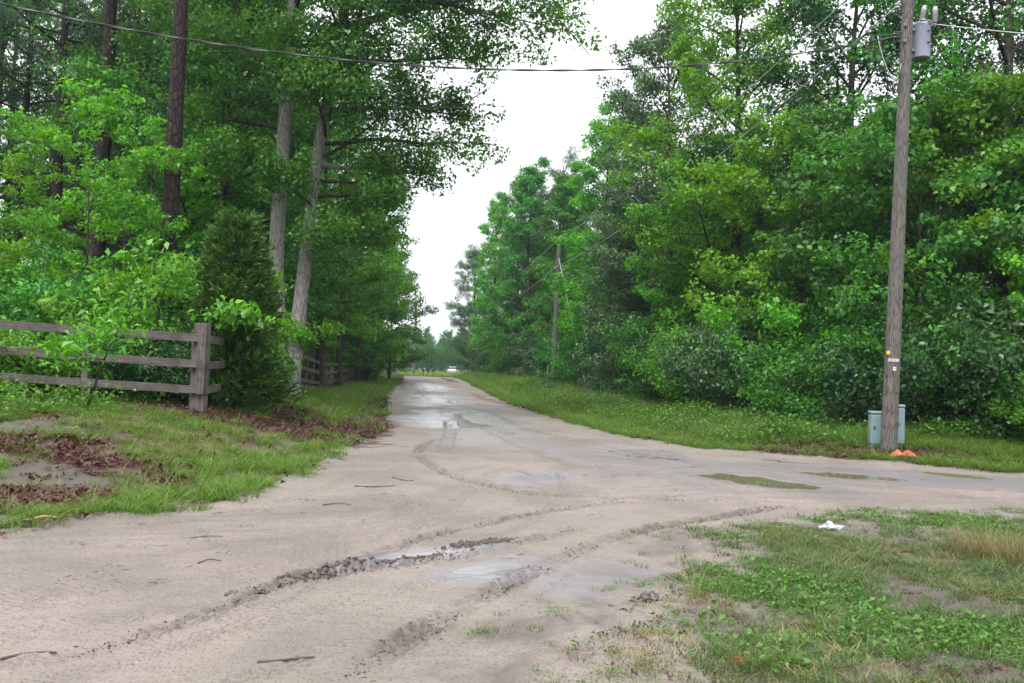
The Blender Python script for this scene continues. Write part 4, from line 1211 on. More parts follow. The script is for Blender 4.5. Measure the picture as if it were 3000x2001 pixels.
for k in range(110):
    spots.append((-48+k*.58, 183+r_.random()*5, 0.26+0.16*r_.random()))
for k in range(34):
    spots.append((-17-r_.random()*6, 92+r_.random()*60, 0.22+0.15*r_.random()))
woods('far_woods', 'hazy blue green wood beyond the end of the road', spots, [('tall_one', 'leaf_mid'), ('tall_two', 'leaf_mid'), ('spire', 'leaf_mid')], 6)

# ================================================================== FENCES
def board(p, q, w, h, parent, name='rail', mat='rail_wood', seed=0, warp=0.012):
    """a sawn board from p to q, slightly bowed, with its own axes so that the grain follows it"""
    p = Vector(p); q = Vector(q); d = q-p; L = d.length
    r = random.Random(seed)
    n = 6; V = []; F = []
    b1, b2 = r.uniform(-warp, warp), r.uniform(-warp, warp)
    for k in range(n+1):
        u = k/n; bow = math.sin(u*math.pi)
        for sy, sz in ((-1, -1), (1, -1), (1, 1), (-1, 1)):
            V.append((u*L, sy*w/2+b1*bow+r.uniform(-.002, .002), sz*h/2+b2*bow+r.uniform(-.003, .003)))
    for k in range(n):
        for j in range(4):
            F.append((k*4+j, k*4+(j+1) % 4, k*4+4+(j+1) % 4, k*4+4+j))
    F += [(3, 2, 1, 0), tuple(n*4+j for j in range(4))]
    m = MB(); m.add(V, F)
    o = m.build(name, MAT[mat], parent, bevel=0.004)
    o.location = p
    o.rotation_euler = d.to_track_quat('X', 'Z').to_euler()
    return o

def square_post(x, y, z0, z1, s, parent, name='post', seed=0, lean=(0, 0)):
    m = MB(); r = random.Random(seed)
    H = z1-z0; V = []; F = []
    for k in range(5):
        u = k/4
        for sx, sy in ((-1, -1), (1, -1), (1, 1), (-1, 1)):
            V.append((sx*s/2+lean[0]*u*H+r.uniform(-.004, .004), sy*s/2+lean[1]*u*H+r.uniform(-.004, .004), u*H+(r.uniform(-.012, .012) if k == 4 else 0)))
    for k in range(4):
        for j in range(4): F.append((k*4+j, k*4+(j+1) % 4, k*4+4+(j+1) % 4, k*4+4+j))
    F += [(3, 2, 1, 0), (16, 17, 18, 19)]
    m.add(V, F)
    return m.build(name, MAT['post_wood'], parent, bevel=0.008, loc=(x, y, z0))

def near_fence():
    e = thing('rail_fence', 'weathered three rail fence with heavy corner post in front of the shrubs', 'fence')
    cx, cy = -5.80, 15.9
    g = gz(cx, cy)
    # corner post and the thinner post behind it
    square_post(cx, cy+.06, g-.3, g+1.72, .235, e, 'corner_post', 1, (.004, 0))
    square_post(cx-.20, cy+.30, g-.3, g+1.45, .12, e, 'post', 2)
    hs = (.50, .97, 1.45)
    ex, ey = -9.4, 15.35
    ge = gz(ex, ey)+.06
    px_ = cx+.10; py_ = cy-.085
    mids = [(-7.79, 15.58)]
    for mx, my in mids:
        gm = gz(mx, my); square_post(mx, my+.08, gm-.3, gm+1.50, .105, e, 'post', 5)
    square_post(-10.6, 15.25, gz(-10.6, 15.25)-.3, gz(-10.6, 15.25)+1.55, .105, e, 'post', 6)
    for i, h in enumerate(hs):
        board((px_, py_, g+h-.02), (-7.79, 15.50, g+h+.02+.03), .035, .145, e, 'rail', seed=10+i)
        board((-7.792, 15.497, g+h+.055), (-10.7, 15.16, g+h+.16), .035, .142, e, 'rail', seed=20+i)
    # vertical boards nailed over the rail ends
    m = board((cx+.07, cy-.125, g+.40), (cx+.075, cy-.125, g+1.53), .03, .15, e, 'trim_board', 'rail_wood', 31, .002)
    m = board((cx+.150, cy-.02, g+.40), (cx+.155, cy-.02, g+1.53), .15, .03, e, 'trim_board', 'rail_wood', 32, .002)
    # first bay turning the corner
    for i, h in enumerate(hs):
        board((cx+.135, cy+.05, g+h-.03), (cx-.18, cy+2.4, gz(cx-.18, cy+2.4)+h), .03, .142, e, 'rail', seed=40+i)
    for nx, nz in ((-7.79, g+1.02), (cx+.02, g+.5), (cx+.02, g+.97)):
        pass

def far_fence():
    e = thing('rail_fence', 'long rail fence running away beside the road under the trees', 'fence')
    P = []
    ys = [18.4+2.6*k for k in range(18)]
    for y in ys:
        P.append((np.interp(y, [15.9, 25, 30, 45, 70], [-5.85, -7.05, -7.6, -9.45, -12.3]), y))
    for i, (x, y) in enumerate(P):
        g = gz(x, y)
        square_post(x-.07, y, g-.3, g+1.45, .105, e, 'post', 100+i, ((random.random()-.5)*.02, 0))
    for i in range(len(P)-1):
        (x, y), (x2, y2) = P[i], P[i+1]
        for j, h in enumerate((.45, .92, 1.36)):
            board((x, y+.004, gz(x, y)+h), (x2, y2-.004, gz(x2, y2)+h), .03, .14, e, 'rail', seed=200+i*3+j)
random.seed(4)
near_fence(); far_fence()

# ================================================================== UTILITY POLES, WIRES
def sag_line(a, b, sag, n=40):
    a = Vector(a); b = Vector(b)
    return [a.lerp(b, k/n)-Vector((0, 0, 4*sag*(k/n)*(1-k/n))) for k in range(n+1)]

def wooden_pole(e, x0, H, r0, r1, lean=(0, 0)):
    m = MB(); n = 24; V = []; F = []
    r = random.Random(3)
    for k in range(25):
        u = k/24; rr = r0+(r1-r0)*u
        for j in range(n):
            th = 2*math.pi*j/n
            w = 1+0.012*math.sin(th*5+u*9)+r.uniform(-.006, .006)
            V.append((lean[0]*u*H+rr*w*math.cos(th), lean[1]*u*H+rr*w*math.sin(th), u*(H+.4)-.4))
    for k in range(24):
        for j in range(n): F.append((k*n+j, k*n+(j+1) % n, (k+1)*n+(j+1) % n, (k+1)*n+j))
    F.append(tuple(24*n+j for j in range(n)))
    m.add(V, F)
    return m.build('pole', MAT['pole_wood'], e, True)

PX, PY = 8.30, 18.2            # where the pole stands at the height of the wires
PB = 8.08                       # where it stands at the ground
def spool(m, c, r=.055):
    M = Matrix.Translation(c)
    return m.lathe([(r*.75, -.055), (r, -.05), (r, -.02), (r*.55, -.012), (r*.55, .012), (r, .02), (r, .05), (r*.75, .055)], 16, M)

def near_pole():
    g = gz(PB, PY)
    e = thing('utility_pole', 'tall near utility pole of weathered wood with number tags by the crossroad', 'utility pole', (PB, PY, g))
    e.rotation_euler = (0, .0235, 0)
    wooden_pole(e, 0, 11.4, .172, .105)
    # dark washer plates and bolts on the face toward the road
    for z in (9.18, 8.83):
        MB().box((-.09, -.125, z), (.07, .03, .07)).build('bolt_plate', MAT['steel'], e, bevel=.006)
    # spool insulators on clevis brackets
    o = spool(MB(), (-.235, -.02, 9.62), .06).build('insulator', MAT['ceramic'], e, True)
    MB().tube([(-.10, -.02, 9.50), (-.245, -.02, 9.50), (-.245, -.02, 9.70), (-.10, -.02, 9.70)], .014, 6).build('clevis_bracket', MAT['steel'], o)
    o = spool(MB(), (-.27, -.03, 8.95), .07).build('insulator', MAT['ceramic_dark'], e, True)
    MB().tube([(-.10, -.03, 8.85), (-.28, -.03, 8.85), (-.28, -.03, 9.05), (-.10, -.03, 9.05)], .014, 6).build('clevis_bracket', MAT['steel'], o)
    # hanging cable loops below the service drop
    for k, (dx, dep, mt) in enumerate(((-.95, .95, 'cable'), (-.72, .62, 'wire'), (-.62, .85, 'cable'))):
        a = Vector((-.28+dx*.5, -.05, 8.93)); b = Vector((-.13, -.10, 8.45-.1*k))
        pts = []
        for i in range(17):
            u = i/16
            p = a.lerp(b, u); p.z -= dep*math.sin(u*math.pi)**.8; p.x += .08*math.sin(u*math.pi)
            pts.append(p)
        MB().tube(pts, .011, 6).build('cable_loop', MAT[mt], e, True)
    # numbers on little plates
    def text(ch, x, z, size):
        ang = -math.asin(max(-1, min(1, x/.158)))
        yy = -math.sqrt(.1655**2-x*x)
        pl = MB().box((0, 0, 0), (size*.86, .003, size*1.05)).build('number_tag', MAT['tagwhite'], e, bevel=.001)
        pl.location = (x, yy, z); pl.rotation_euler = (0, 0, -ang if False else math.atan2(x, -yy))
        cu = bpy.data.curves.new('digit', 'FONT'); cu.body = ch; cu.size = size*1.15; cu.align_x = 'CENTER'; cu.align_y = 'CENTER'; cu.extrude = .0008
        tmp = bpy.data.objects.new('digit_shape', cu); me = bpy.data.meshes.new_from_object(tmp); bpy.data.objects.remove(tmp)
        t = link('digit', me, MAT['black'], pl)
        t.location = (0, -.0035, 0); t.rotation_euler = (math.pi/2, 0, 0)
    for ch, x in (('0', -.118), ('8', -.066), ('8', -.008), ('2', .048)):
        text(ch, x, 1.965, .058)
    text('4', -.020, 1.785, .072)
    MB().lathe([(.0, 0), (.045, 0), (.045, .008), (.0, .009)], 16, Matrix.Translation((-.135, -.10, 2.12)) @ Matrix.Rotation(math.pi/2, 4, 'X') @ Matrix.Rotation(-.9, 4, 'Y')).build('yellow_disc', MAT['yellow'], e)
    MB().box((-.13, -.09, 1.62), (.05, .03, .04)).build('bracket', MAT['black'], e, bevel=.004)
    # guy bracket and ground wire
    MB().tube([(-.02, -.17, 2.6-.02*k) for k in range(2)], .003, 4).build('staple', MAT['steel'], e)
near_pole()

def transformer():
    x, y = PX+.385, PY+.16
    z = 8.66
    e = thing('transformer', 'pale grey can transformer hung high on the near pole', 'transformer', (x, y, z))
    MB().lathe([(.155, 0), (.185, .0), (.19, .012), (.19, .70), (.197, .71), (.197, .745), (.185, .76), (.12, .80), (.02, .815)], 28).build('tank', MAT['galv'], e, True)
    MB().lathe([(.150, -.02), (.150, .004)], 24).build('tank_bottom', MAT['steel'], e, True)
    for z1 in (.15, .60):
        MB().box((-.235, -.06, z1), (.12, .10, .06)).build('hanger_bracket', MAT['steel'], e, bevel=.006)
    for z1 in (.30, .55):
        MB().lathe([(.012, 0), (.022, .0), (.022, .05), (.012, .06)], 10, Matrix.Translation((.07, -.178, z1)) @ Matrix.Rotation(math.pi/2, 4, 'X')).build('terminal', MAT['steel'], e, True)
    def bushing(base, tilt, n=6):
        M = Matrix.Translation(base) @ Matrix.Rotation(tilt, 4, 'Y')
        b = MB(); prof = [(.03, -.04)]
        for k in range(n):
            zz = k*.042
            prof += [(.036, zz), (.062, zz+.010), (.062, zz+.018), (.036, zz+.028)]
        prof += [(.05, n*.042), (.055, n*.042+.05), (.04, n*.042+.14), (.01, n*.042+.15)]
        b.lathe(prof, 18, M)
        return b.build('bushing', MAT['ceramic'], e, True)
    bushing((-.02, -.02, .78), .20)
    bushing((.34, .10, .86), .02, 5)
    MB().tube([(.16, .06, .74), (.26, .09, .78), (.34, .10, .83)], [.03, .028, .035], 8).build('arrester_arm', MAT['steel'], e, True)
    for k in range(4):
        a = k*1.5
        MB().tube([(-.14, -.08, .72), (-.05+.1*math.cos(a), -.19, .76+.05*math.sin(a)), (.10, -.17, .70+.03*k), (.17, -.10, .74)], .012, 6).build('lead', MAT['wire'] if k % 2 else MAT['cable'], e, True)
transformer()

def far_pole():
    x, y = 2.86, 58.0; g = gz(x, y)
    e = thing('utility_pole', 'second utility pole, farther up the right verge, with a guy wire', 'utility pole', (x, y, g))
    wooden_pole(e, 0, 10.1, .185, .12, (.012, 0))
    o = spool(MB(), (.10, -.02, 10.20), .07).build('insulator', MAT['ceramic'], e, True)
    MB().tube([(.10, -.02, 10.0), (.10, -.02, 10.2)], .02, 6).build('insulator_pin', MAT['steel'], o)
    spool(MB(), (-.12, -.16, 8.2), .07).build('insulator', MAT['ceramic'], e, True)
    MB().tube([(-.44, -1.6, .2), (-.44, -1.6, 1.55)], .03, 8).build('yellow_rod', MAT['yellow'], e)
    g2 = thing('guy_wire', 'pale guy wire slanting from the second pole to the verge', 'wire', (4.55, 50.5, gz(4.55, 50.5)))
    top = Vector((2.98, 57.85, g+8.9))-Vector(g2.location)
    MB().tube([(0, 0, -.1), tuple(top)], .020, 6).build('strand', MAT['wire'], g2)
    MB().tube([tuple(top*.01), tuple(top*.26)], .024, 6).build('guard', MAT['straw'], g2)
    e3 = thing('utility_pole', 'small hazy utility pole on the far left of the road crest', 'utility pole', (-12.75, 112, gz(-12.75, 112)))
    wooden_pole(e3, 0, 10, .20, .14)
far_pole()

def wire(name, label, pts, r, mat, parent=None):
    o = MB().tube(pts, r, 6).build(name, MAT[mat], parent, True)
    if label: tag(o, label, 'wire')
    return o
g1 = gz(PB, PY)
# twisted service drop across the road
pts = sag_line((PX-.27, PY-.03, g1+8.95), (-12.5, 12.1, 7.75), 1.42, 90)
e = thing('service_cable', 'thick black service cable sagging across the whole road from the near pole', 'cable', (0, 0, 0))
wire('messenger', None, pts, .009, 'steel', e)
for ph in (0.0, math.pi):
    tw = []
    for i in range(len(pts)*3):
        u = i/3; k = min(int(u), len(pts)-2); f = min(1.0, u-k)
        p = pts[k].lerp(pts[k+1], f)
        tw.append(p+Vector((0, .012*math.cos(ph+i*.35), .012*math.sin(ph+i*.35))))
    wire('strand', None, tw, .010, 'cable', e)
P2 = Vector((2.86, 58.0, gz(2.86, 58)))
wire('power_line', 'upper thin power line running from the near pole top to the second pole', sag_line((PX-.235, PY-.02, g1+9.62+1.2), P2+Vector((.10, -.02, 10.25)), .55), .015, 'wire')
wire('power_line', 'lower thin power line passing just under the top of the second pole', sag_line((PX-.235, PY-.02, g1+9.62), P2+Vector((-.14, -.17, 8.2)), .60), .016, 'wire')
wire('power_line', 'upper power line going on from the second pole toward the crest', sag_line(P2+Vector((.10, -.02, 10.25)), (-4.2, 102, 11.0), .9), .020, 'wire')
wire('power_line', 'lower power line going on from the second pole toward the crest', sag_line(P2+Vector((-.14, -.17, 8.2)), (-4.4, 102, 8.8), .9), .020, 'wire')
wire('power_line', 'bare wire leaving the transformer for the right edge', sag_line((PX+.55, PY+.1, 9.42), (14.5, 13.6, 7.2), .12), .010, 'wire')

# ================================================================== PEDESTALS, CONE, SMALL THINGS
def pedestal(label, x, y, w, d, h, lid):
    g = gz(x, y)
    e = thing('cable_pedestal', label, 'pedestal', (x, y, g), -.12)
    def slab(z0, z1, w, d, bev=.03):
        m = MB(); m.box((0, 0, (z0+z1)/2), (w, d, z1-z0)); return m
    slab(-.05, .06, w*1.03, d*1.03).build('base', MAT['pedestal'], e, bevel=.02)
    slab(.06, h-.07, w, d).build('body', MAT['pedestal'], e, bevel=.035)
    slab(h-.07, h, w*1.05, d*1.05).build('cap', MAT['pedestal'], e, bevel=.028)
    MB().box((-w*.2, -d/2-.006, h*.55), (.05, .012, .07)).build('latch', MAT['steel'], e, bevel=.003)
    if lid:
        MB().box((-w/2-.004, -.03, h*.62), (.006, .05, h*.28)).build('sticker', MAT['straw'], e)
pedestal('short pale green cable pedestal left of the near pole foot', 8.03, 18.75, .27, .24, .80, True)
pedestal('tall narrow pale green cable pedestal right of the near pole foot', 8.48, 18.62, .20, .22, .94, False)

def cone():
    x, y = 8.10, 17.55
    e = thing('traffic_cone', 'crushed orange traffic cone lying at the foot of the near pole', 'traffic cone', (x, y, gz(x, y)+.012), -.05)
    e.scale = (1.25, 1.1, 1.2)
    def sheet(name, x0, x1, fz, fy, nx, ny, mat):
        V = []; F = []
        for th in (0, 1):
            for j in range(ny+1):
                for i in range(nx+1):
                    u, v = i/nx, j/ny
                    xx = x0+(x1-x0)*u
                    V.append((xx, fy(u, v), fz(u, v)+th*.012))
        n = (nx+1)*(ny+1)
        for j in range(ny):
            for i in range(nx):
                a = j*(nx+1)+i
                F.append((a, a+nx+1, a+nx+2, a+1)); F.append((n+a, n+a+1, n+a+nx+2, n+a+nx+1))
        for i in range(nx):
            F.append((i, i+1, n+i+1, n+i)); b = ny*(nx+1)+i; F.append((b, n+b, n+b+1, b+1))
        for j in range(ny):
            a = j*(nx+1); F.append((a, n+a, n+a+nx+1, a+nx+1)); b = a+nx; F.append((b, b+nx+1, n+b+nx+1, n+b))
        m = MB(); m.add(V, F); return m.build(name, MAT[mat], e, True)
    hump = lambda u, c, w, h: h*max(0, 1-abs(u-c)/w)**1.1
    sheet('cone_body', -.26, .06, lambda u, v: hump(u, .52, .55, .145)*(1-.85*abs(v-.45)*1.6 if abs(v-.45) < .6 else .1)+.004, lambda u, v: -.16+.34*v, 14, 8, 'orange')
    sheet('cone_base', -.02, .32, lambda u, v: hump(u, .45, .5, .12)*(.25+.75*v)+.010, lambda u, v: -.15+.32*v+.03*math.sin(u*7), 14, 8, 'orange')
    sheet('torn_lip', -.10, .12, lambda u, v: .012+.03*math.sin(u*3.1)*(1-v), lambda u, v: -.24+.10*v, 8, 3, 'redscrap')
cone()

def lump(name, label, cat, x, y, s, mat, seed, flat=.5, sub=3, amp=.45, group=None, sink=.3):
    bm = bmesh.new(); bmesh.ops.create_icosphere(bm, subdivisions=sub, radius=1)
    off = Vector((seed*3.1, seed*1.7, seed))
    for v in bm.verts:
        k = 1+amp*mnoise.noise(v.co*1.6+off)+amp*.6*mnoise.noise(v.co*4+off)
        v.co = Vector((v.co.x*k*s[0], v.co.y*k*s[1], v.co.z*k*s[2]))
    me = bpy.data.meshes.new(name); bm.to_mesh(me); bm.free()
    zz = float(surface(np.array([x]), np.array([y]))[0][0])
    o = link(name, me, MAT[mat], loc=(x, y, zz+s[2]*(1-sink)-s[2]*.5))
    return tag(o, label, cat, group)
lump('crumpled_paper', 'crumpled white scrap lying beside the dark hollow in the near grass', 'litter', 3.40, 8.95, (.095, .06, .05), 'white', 2, amp=.8)
lump('red_scrap', 'small red scrap in the grass at the bottom edge', 'litter', 1.28, 4.64, (.05, .03, .022), 'redscrap', 5, amp=.9)
for i, (x, y, s, lab) in enumerate(((-1.55, 6.10, .034, 'lone mud clod at the near end of the dark mud ridge'), (-1.66, 5.88, .028, 'second loose mud clod past the end of the ridge'), (-1.80, 5.74, .034, 'third loose mud clod, farther from the ridge'), (-1.74, 5.62, .020, 'smallest loose mud clod beside the third one'), (1.02, 5.95, .055, 'dark mud clod at the edge of the near grass'), (.92, 5.88, .035, 'smaller mud clod beside the one at the grass edge'))):
    lump('mud_clod', lab, 'mud clod', x, y, (s*1.3, s, s*.8), 'mud', 11+i, amp=.7, group='loose mud clods on the sand')

def stick(label, pts, r=.006, mat='twig'):
    xs = np.array([p[0] for p in pts]); ys = np.array([p[1] for p in pts])
    zs = surface(xs, ys)[0]
    P = [(p[0], p[1], z+r*.7+(p[2] if len(p) > 2 else 0)) for p, z in zip(pts, zs)]
    o = MB().tube(smooth3(P, 3), interp_list([r*(1-.5*k/(len(P)-1)) for k in range(len(P))], 3), 6).build('stick', MAT[mat], None, True)
    return tag(o, label, 'stick', 'dead sticks on the sand')
stick('bent dead stick at the lower left edge of the picture', [(-2.56, 4.36), (-2.49, 4.47), (-2.40, 4.52), (-2.33, 4.53)], .009)
stick('long straight dead stick low on the sand near the bottom edge', [(-1.26, 4.47), (-1.16, 4.50), (-1.06, 4.535), (-.98, 4.555)], .008)
stick('short hooked stick on the pale sand left of the mud ridge', [(-2.35, 6.6), (-2.29, 6.68, .01), (-2.20, 6.70)], .006)
stick('thin curved stick on the upper left sand', [(-2.75, 7.5), (-2.64, 7.6), (-2.5, 7.62)], .005)
stick('forked looking stick near the left grass edge', [(-2.05, 9.6), (-1.9, 9.7, .01), (-1.75, 9.68)], .007)
stick('dark stick on the sand left of the curved track', [(-1.6, 12.0), (-1.45, 11.8), (-1.28, 11.75)], .010)
stick('second dark stick below the one left of the curved track', [(-1.95, 11.0), (-1.7, 11.0), (-1.45, 11.15)], .010)
stick('black stick at the border of mud and wet sand', [(.02, 6.12), (.06, 6.2, .01), (.09, 6.3)], .006)
stick('pale straight stick lying in the left verge grass', [(-3.9, 12.6), (-3.75, 12.7), (-3.62, 12.8)], .010, 'straw')
stick('pale splintered chip at the left edge of the leaf bed', [(-4.35, 7.75), (-4.25, 7.9, .02), (-4.15, 7.98)], .02, 'straw')

def mailbox(label, x, y):
    e = thing('mailbox', label, 'mailbox', (x, y, gz(x, y)), .1, 'three mailboxes at the crest of the road')
    MB().box((0, 0, .28), (.10, .10, .65)).build('post', MAT['post_wood'], e)
    m = MB(); V = []; F = []
    prof = [(-.13, 0), (.13, 0), (.13, .16)]+[(.13*math.cos(a), .16+.13*math.sin(a)) for a in (.5, 1.0, 1.57, 2.14, 2.64)]+[(-.13, .16)]
    for yy in (-.26, .26): V += [(a, yy, .60+b) for a, b in prof]
    n = len(prof)
    F = [tuple(range(n-1, -1, -1)), tuple(range(n, 2*n))]+[(k, (k+1) % n, n+(k+1) % n, n+k) for k in range(n)]
    m.add(V, F); m.build('box', MAT['black'], e)
mailbox('black mailbox at the crest, first from the left verge', -10.15, 99.0)
mailbox('black mailbox at the crest, middle of the three', -9.65, 99.2)
mailbox('black mailbox at the crest, nearest the right verge', -9.05, 99.4)

def marker():
    x, y = -11.75, 88; g = gz(x, y)
    e = thing('marker_post', 'slim post with a yellow marker by the left trees near the crest', 'marker post', (x, y, g))
    MB().tube([(0, 0, -.2), (0, 0, 1.9)], .03, 8).build('post', MAT['tagwhite'], e)
    MB().box((0, -.04, 1.55), (.20, .02, .60)).build('panel', MAT['yellow'], e, bevel=.004)
marker()

def car():
    x, y = -11.55, 172.0
    e = thing('parked_car', 'tiny white parked car half hidden by the last right trees', 'car', (x, y, gz(x, y)), 1.45)
    prof = [(-2.1, .35), (2.1, .35), (2.15, .7), (1.9, .92), (1.0, 1.0), (-1.9, 1.0), (-2.15, .8)]
    def ext(prof, w):
        n = len(prof); V = [(a, sy*w, b) for sy in (-1, 1) for a, b in prof]
        return V, [tuple(range(n)), tuple(range(2*n-1, n-1, -1))]+[(k, n+k, n+(k+1) % n, (k+1) % n) for k in range(n)]
    m = MB(); m.add(*ext(prof, .86)); m.build('body', MAT['carwhite'], e, bevel=.05)
    m = MB(); m.add(*ext([(1.0, 1.0), (.45, 1.45), (-1.3, 1.48), (-1.85, 1.0)], .74)); m.build('windows', MAT['glass'], e, bevel=.04)
    m = MB(); m.add(*ext([(.42, 1.44), (.35, 1.52), (-1.25, 1.54), (-1.35, 1.46)], .72)); m.build('roof', MAT['carwhite'], e, bevel=.03)
    for sx in (-1.3, 1.35):
        for sy in (-1, 1):
            MB().lathe([(.02, -.1), (.32, -.1), (.33, 0), (.32, .1), (.02, .1)], 16, Matrix.Translation((sx, sy*.78, .33)) @ Matrix.Rotation(math.pi/2, 4, 'X')).build('wheel', MAT['tyre'], e, True)
car()

# ================================================================== GRASS, WEEDS, LITTER
def tuft(seed, n, h0, h1, rad, w, bend, seg=3):
    r = np.random.default_rng(seed)
    V = []; Q = []; T = []; tq = []; tt = []
    for k in range(n):
        a = r.random()*6.28; rr = rad*math.sqrt(r.random())
        b = np.array([math.cos(a)*rr, math.sin(a)*rr, -.01])
        h = h0+(h1-h0)*r.random()
        d = np.array([math.cos(a), math.sin(a), 0])*bend*(0.4+r.random())+np.append(r.normal(size=2)*bend*.5, 0)
        s = np.array([-math.sin(a+r.normal()*.7), math.cos(a+r.normal()*.7), 0])
        i0 = len(V)
        for q in range(seg):
            u = q/seg
            p = b+np.array([0, 0, h*u*(1-.18*u*bend)])+d*h*u*u
            ww = w*(1-.55*u)
            V += [p-s*ww/2, p+s*ww/2]
        V.append(b+np.array([0, 0, h*(1-.22*bend)])+d*h)
        tv = float(np.clip(.45+r.normal()*.2, 0, 1))
        for q in range(seg-1):
            Q.append((i0+2*q, i0+2*q+1, i0+2*q+3, i0+2*q+2)); tq.append(min(1, tv*(.75+.3*q)))
        e = i0+2*(seg-1)
        T.append((e, e+1, e+2)); tt.append(min(1, tv*1.3))
    return make_mesh('tuft', np.array(V), [np.array(Q), np.array(T)], False, face_attr={'tint': np.array(tq+tt)})

def rosette(seed, n, size, rad, h):
    r = np.random.default_rng(seed)
    P = np.stack([r.normal(size=n)*rad, r.normal(size=n)*rad, h*(.3+r.random(n))], 1)
    Nn = r.normal(size=(n, 3))*.45+np.array([0, 0, 1.0])
    L = size*(.6+.8*r.random(n))
    return leaves_mesh('rosette', P, Nn, L, L*.6, np.clip(.45+r.normal(size=n)*.22, 0, 1), .3, seed)

def straw(seed):
    r = np.random.default_rng(seed); n = 26
    P = np.stack([r.normal(size=n)*.10, r.normal(size=n)*.10, .006+.02*r.random(n)], 1)
    Nn = r.normal(size=(n, 3))*.3+np.array([0, 0, 1.0]); L = .10+.10*r.random(n)
    return leaves_mesh('straw', P, Nn, L, L*.03+.002, np.clip(.6+r.normal(size=n)*.25, 0, 1), .15, seed)
GT = [proto(tuft(1, 24, .03, .07, .07, .005, .7)), proto(tuft(2, 24, .04, .09, .08, .005, .8)), proto(tuft(3, 26, .07, .15, .08, .006, .8)), proto(tuft(4, 26, .09, .19, .09, .006, .9)),
      proto(tuft(5, 26, .20, .40, .12, .008, .6)), proto(tuft(6, 26, .25, .50, .12, .008, .65)), proto(tuft(7, 16, .15, .30, .10, .005, .5))]
WD = [proto(rosette(11, 30, .022, .05, .03)), proto(rosette(12, 44, .017, .07, .02)), proto(rosette(13, 22, .038, .07, .06)), proto(rosette(14, 34, .055, .10, .25))]
DR = [proto(tuft(21, 34, .16, .34, .10, .004, .55)), proto(tuft(22, 20, .03, .09, .08, .005, 1.1))]
def dead(seed, n, size, rad):
    r = np.random.default_rng(seed)
    P = np.stack([r.normal(size=n)*rad, r.normal(size=n)*rad, .008+.03*r.random(n)], 1)
    Nn = r.normal(size=(n, 3))*.55+np.array([0, 0, 1.0])
    L = size*(.6+.8*r.random(n))
    return leaves_mesh('dead', P, Nn, L, L*.55, np.clip(r.beta(1.6, 2.6, n), 0, 1), .5, seed)
DL = [proto(dead(31+k, 11, .062, .075)) for k in range(4)]
ST = [proto(straw(36)), proto(straw(37))]
def twigs(seed, n, rad):
    r = np.random.default_rng(seed); m = MB()
    for k in range(n):
        p = np.array([r.normal()*rad, r.normal()*rad, .004]); a = r.random()*6.28; L = .02+.06*r.random()**2
        d = np.array([math.cos(a), math.sin(a), .03*r.normal()])
        m.tube([p, p+d*L*.5+np.array([0, 0, .003]), p+d*L], [.0022, .0022, .001], 3, False)
    me = bpy.data.meshes.new('twigs'); me.from_pydata([tuple(v) for v in m.v], [], m.f); me.update(); return me
TW = [proto(twigs(41+k, 5, .10)) for k in range(4)]
def clod(seed):
    bm = bmesh.new(); bmesh.ops.create_icosphere(bm, subdivisions=2, radius=1)
    off = Vector((seed*2.3, seed, seed*.7))
    for v in bm.verts:
        v.co *= 1+.5*mnoise.noise(v.co*1.5+off)+.35*mnoise.noise(v.co*3.7+off)
        v.co.z *= .6
    me = bpy.data.meshes.new('clod'); bm.to_mesh(me); bm.free(); return me
CL = [proto(clod(51+k)) for k in range(4)]

g = np.random.default_rng(99)
def sample(x0, x1, y0, y1, n):
    x = x0+(x1-x0)*g.random(n); y = y0+(y1-y0)*g.random(n)
    z, sd, sdl, sdr, sdn, road, mud, wet, lit, crumbs = surface(x, y)
    return dict(x=x, y=y, z=z, sd=sd, sdl=sdl, sdr=sdr, sdn=sdn, road=road, mud=mud, wet=wet, lit=lit)
def take(c, dens):
    k = g.random(len(c['x'])) < dens
    return {a: b[k] for a, b in c.items()}
def put(name, c, scl, protos, pick, label, cat, mat, tilt=.12):
    n = len(c['x'])
    P = np.stack([c['x'], c['y'], c['z']], 1)
    rot = np.stack([g.normal(size=n)*tilt, g.normal(size=n)*tilt, g.random(n)*6.28], 1)
    return scatter_stuff(name, P, rot, scl, protos, pick, label, cat, mat)

# --- near field on the right
c = sample(-.9, 10.5, 1.8, 11.8, 76000)
p = fbm(c['x']*1.3, c['y']*1.3, 61, 4); p2 = fbm(c['x']*.5, c['y']*.5, 63, 3)
side = S((c['x']-.15*c['y']+.3)/3.2)
dens = S((c['sdn']+.42)/1.4)*(.14+.86*S((p-.42+.14*side)/.20))*(1-.6*c['mud'])*(.40+.60*S((c['sdn']+.1)/1.3))
t = take(c, dens*.85)
put('grass', t, .55+.5*g.random(len(t['x'])), GT[:3], g.choice(3, len(t['x']), p=[.60, .33, .07]), 'short patchy grass of the near field', 'grass', MAT['grass_dull'])
t = take(c, dens*S((p2-.38)/.2)*.45)
put('weeds', t, .6+.6*g.random(len(t['x'])), WD[:3], g.choice(3, len(t['x']), p=[.35, .5, .15]), 'low creeping weeds of the near field', 'weeds', MAT['weed'])
t = take(c, S((c['sdn']-.1)/.6)*S((fbm(c['x']*1.1, c['y']*1.1, 67, 3)-.52)/.12)*.16)
put('dry_grass', t, .7+.5*g.random(len(t['x'])), DR, np.where(g.random(len(t['x'])) < .006, 0, 1), 'dry yellow grass among the near field green', 'grass', MAT['grass_dry'])
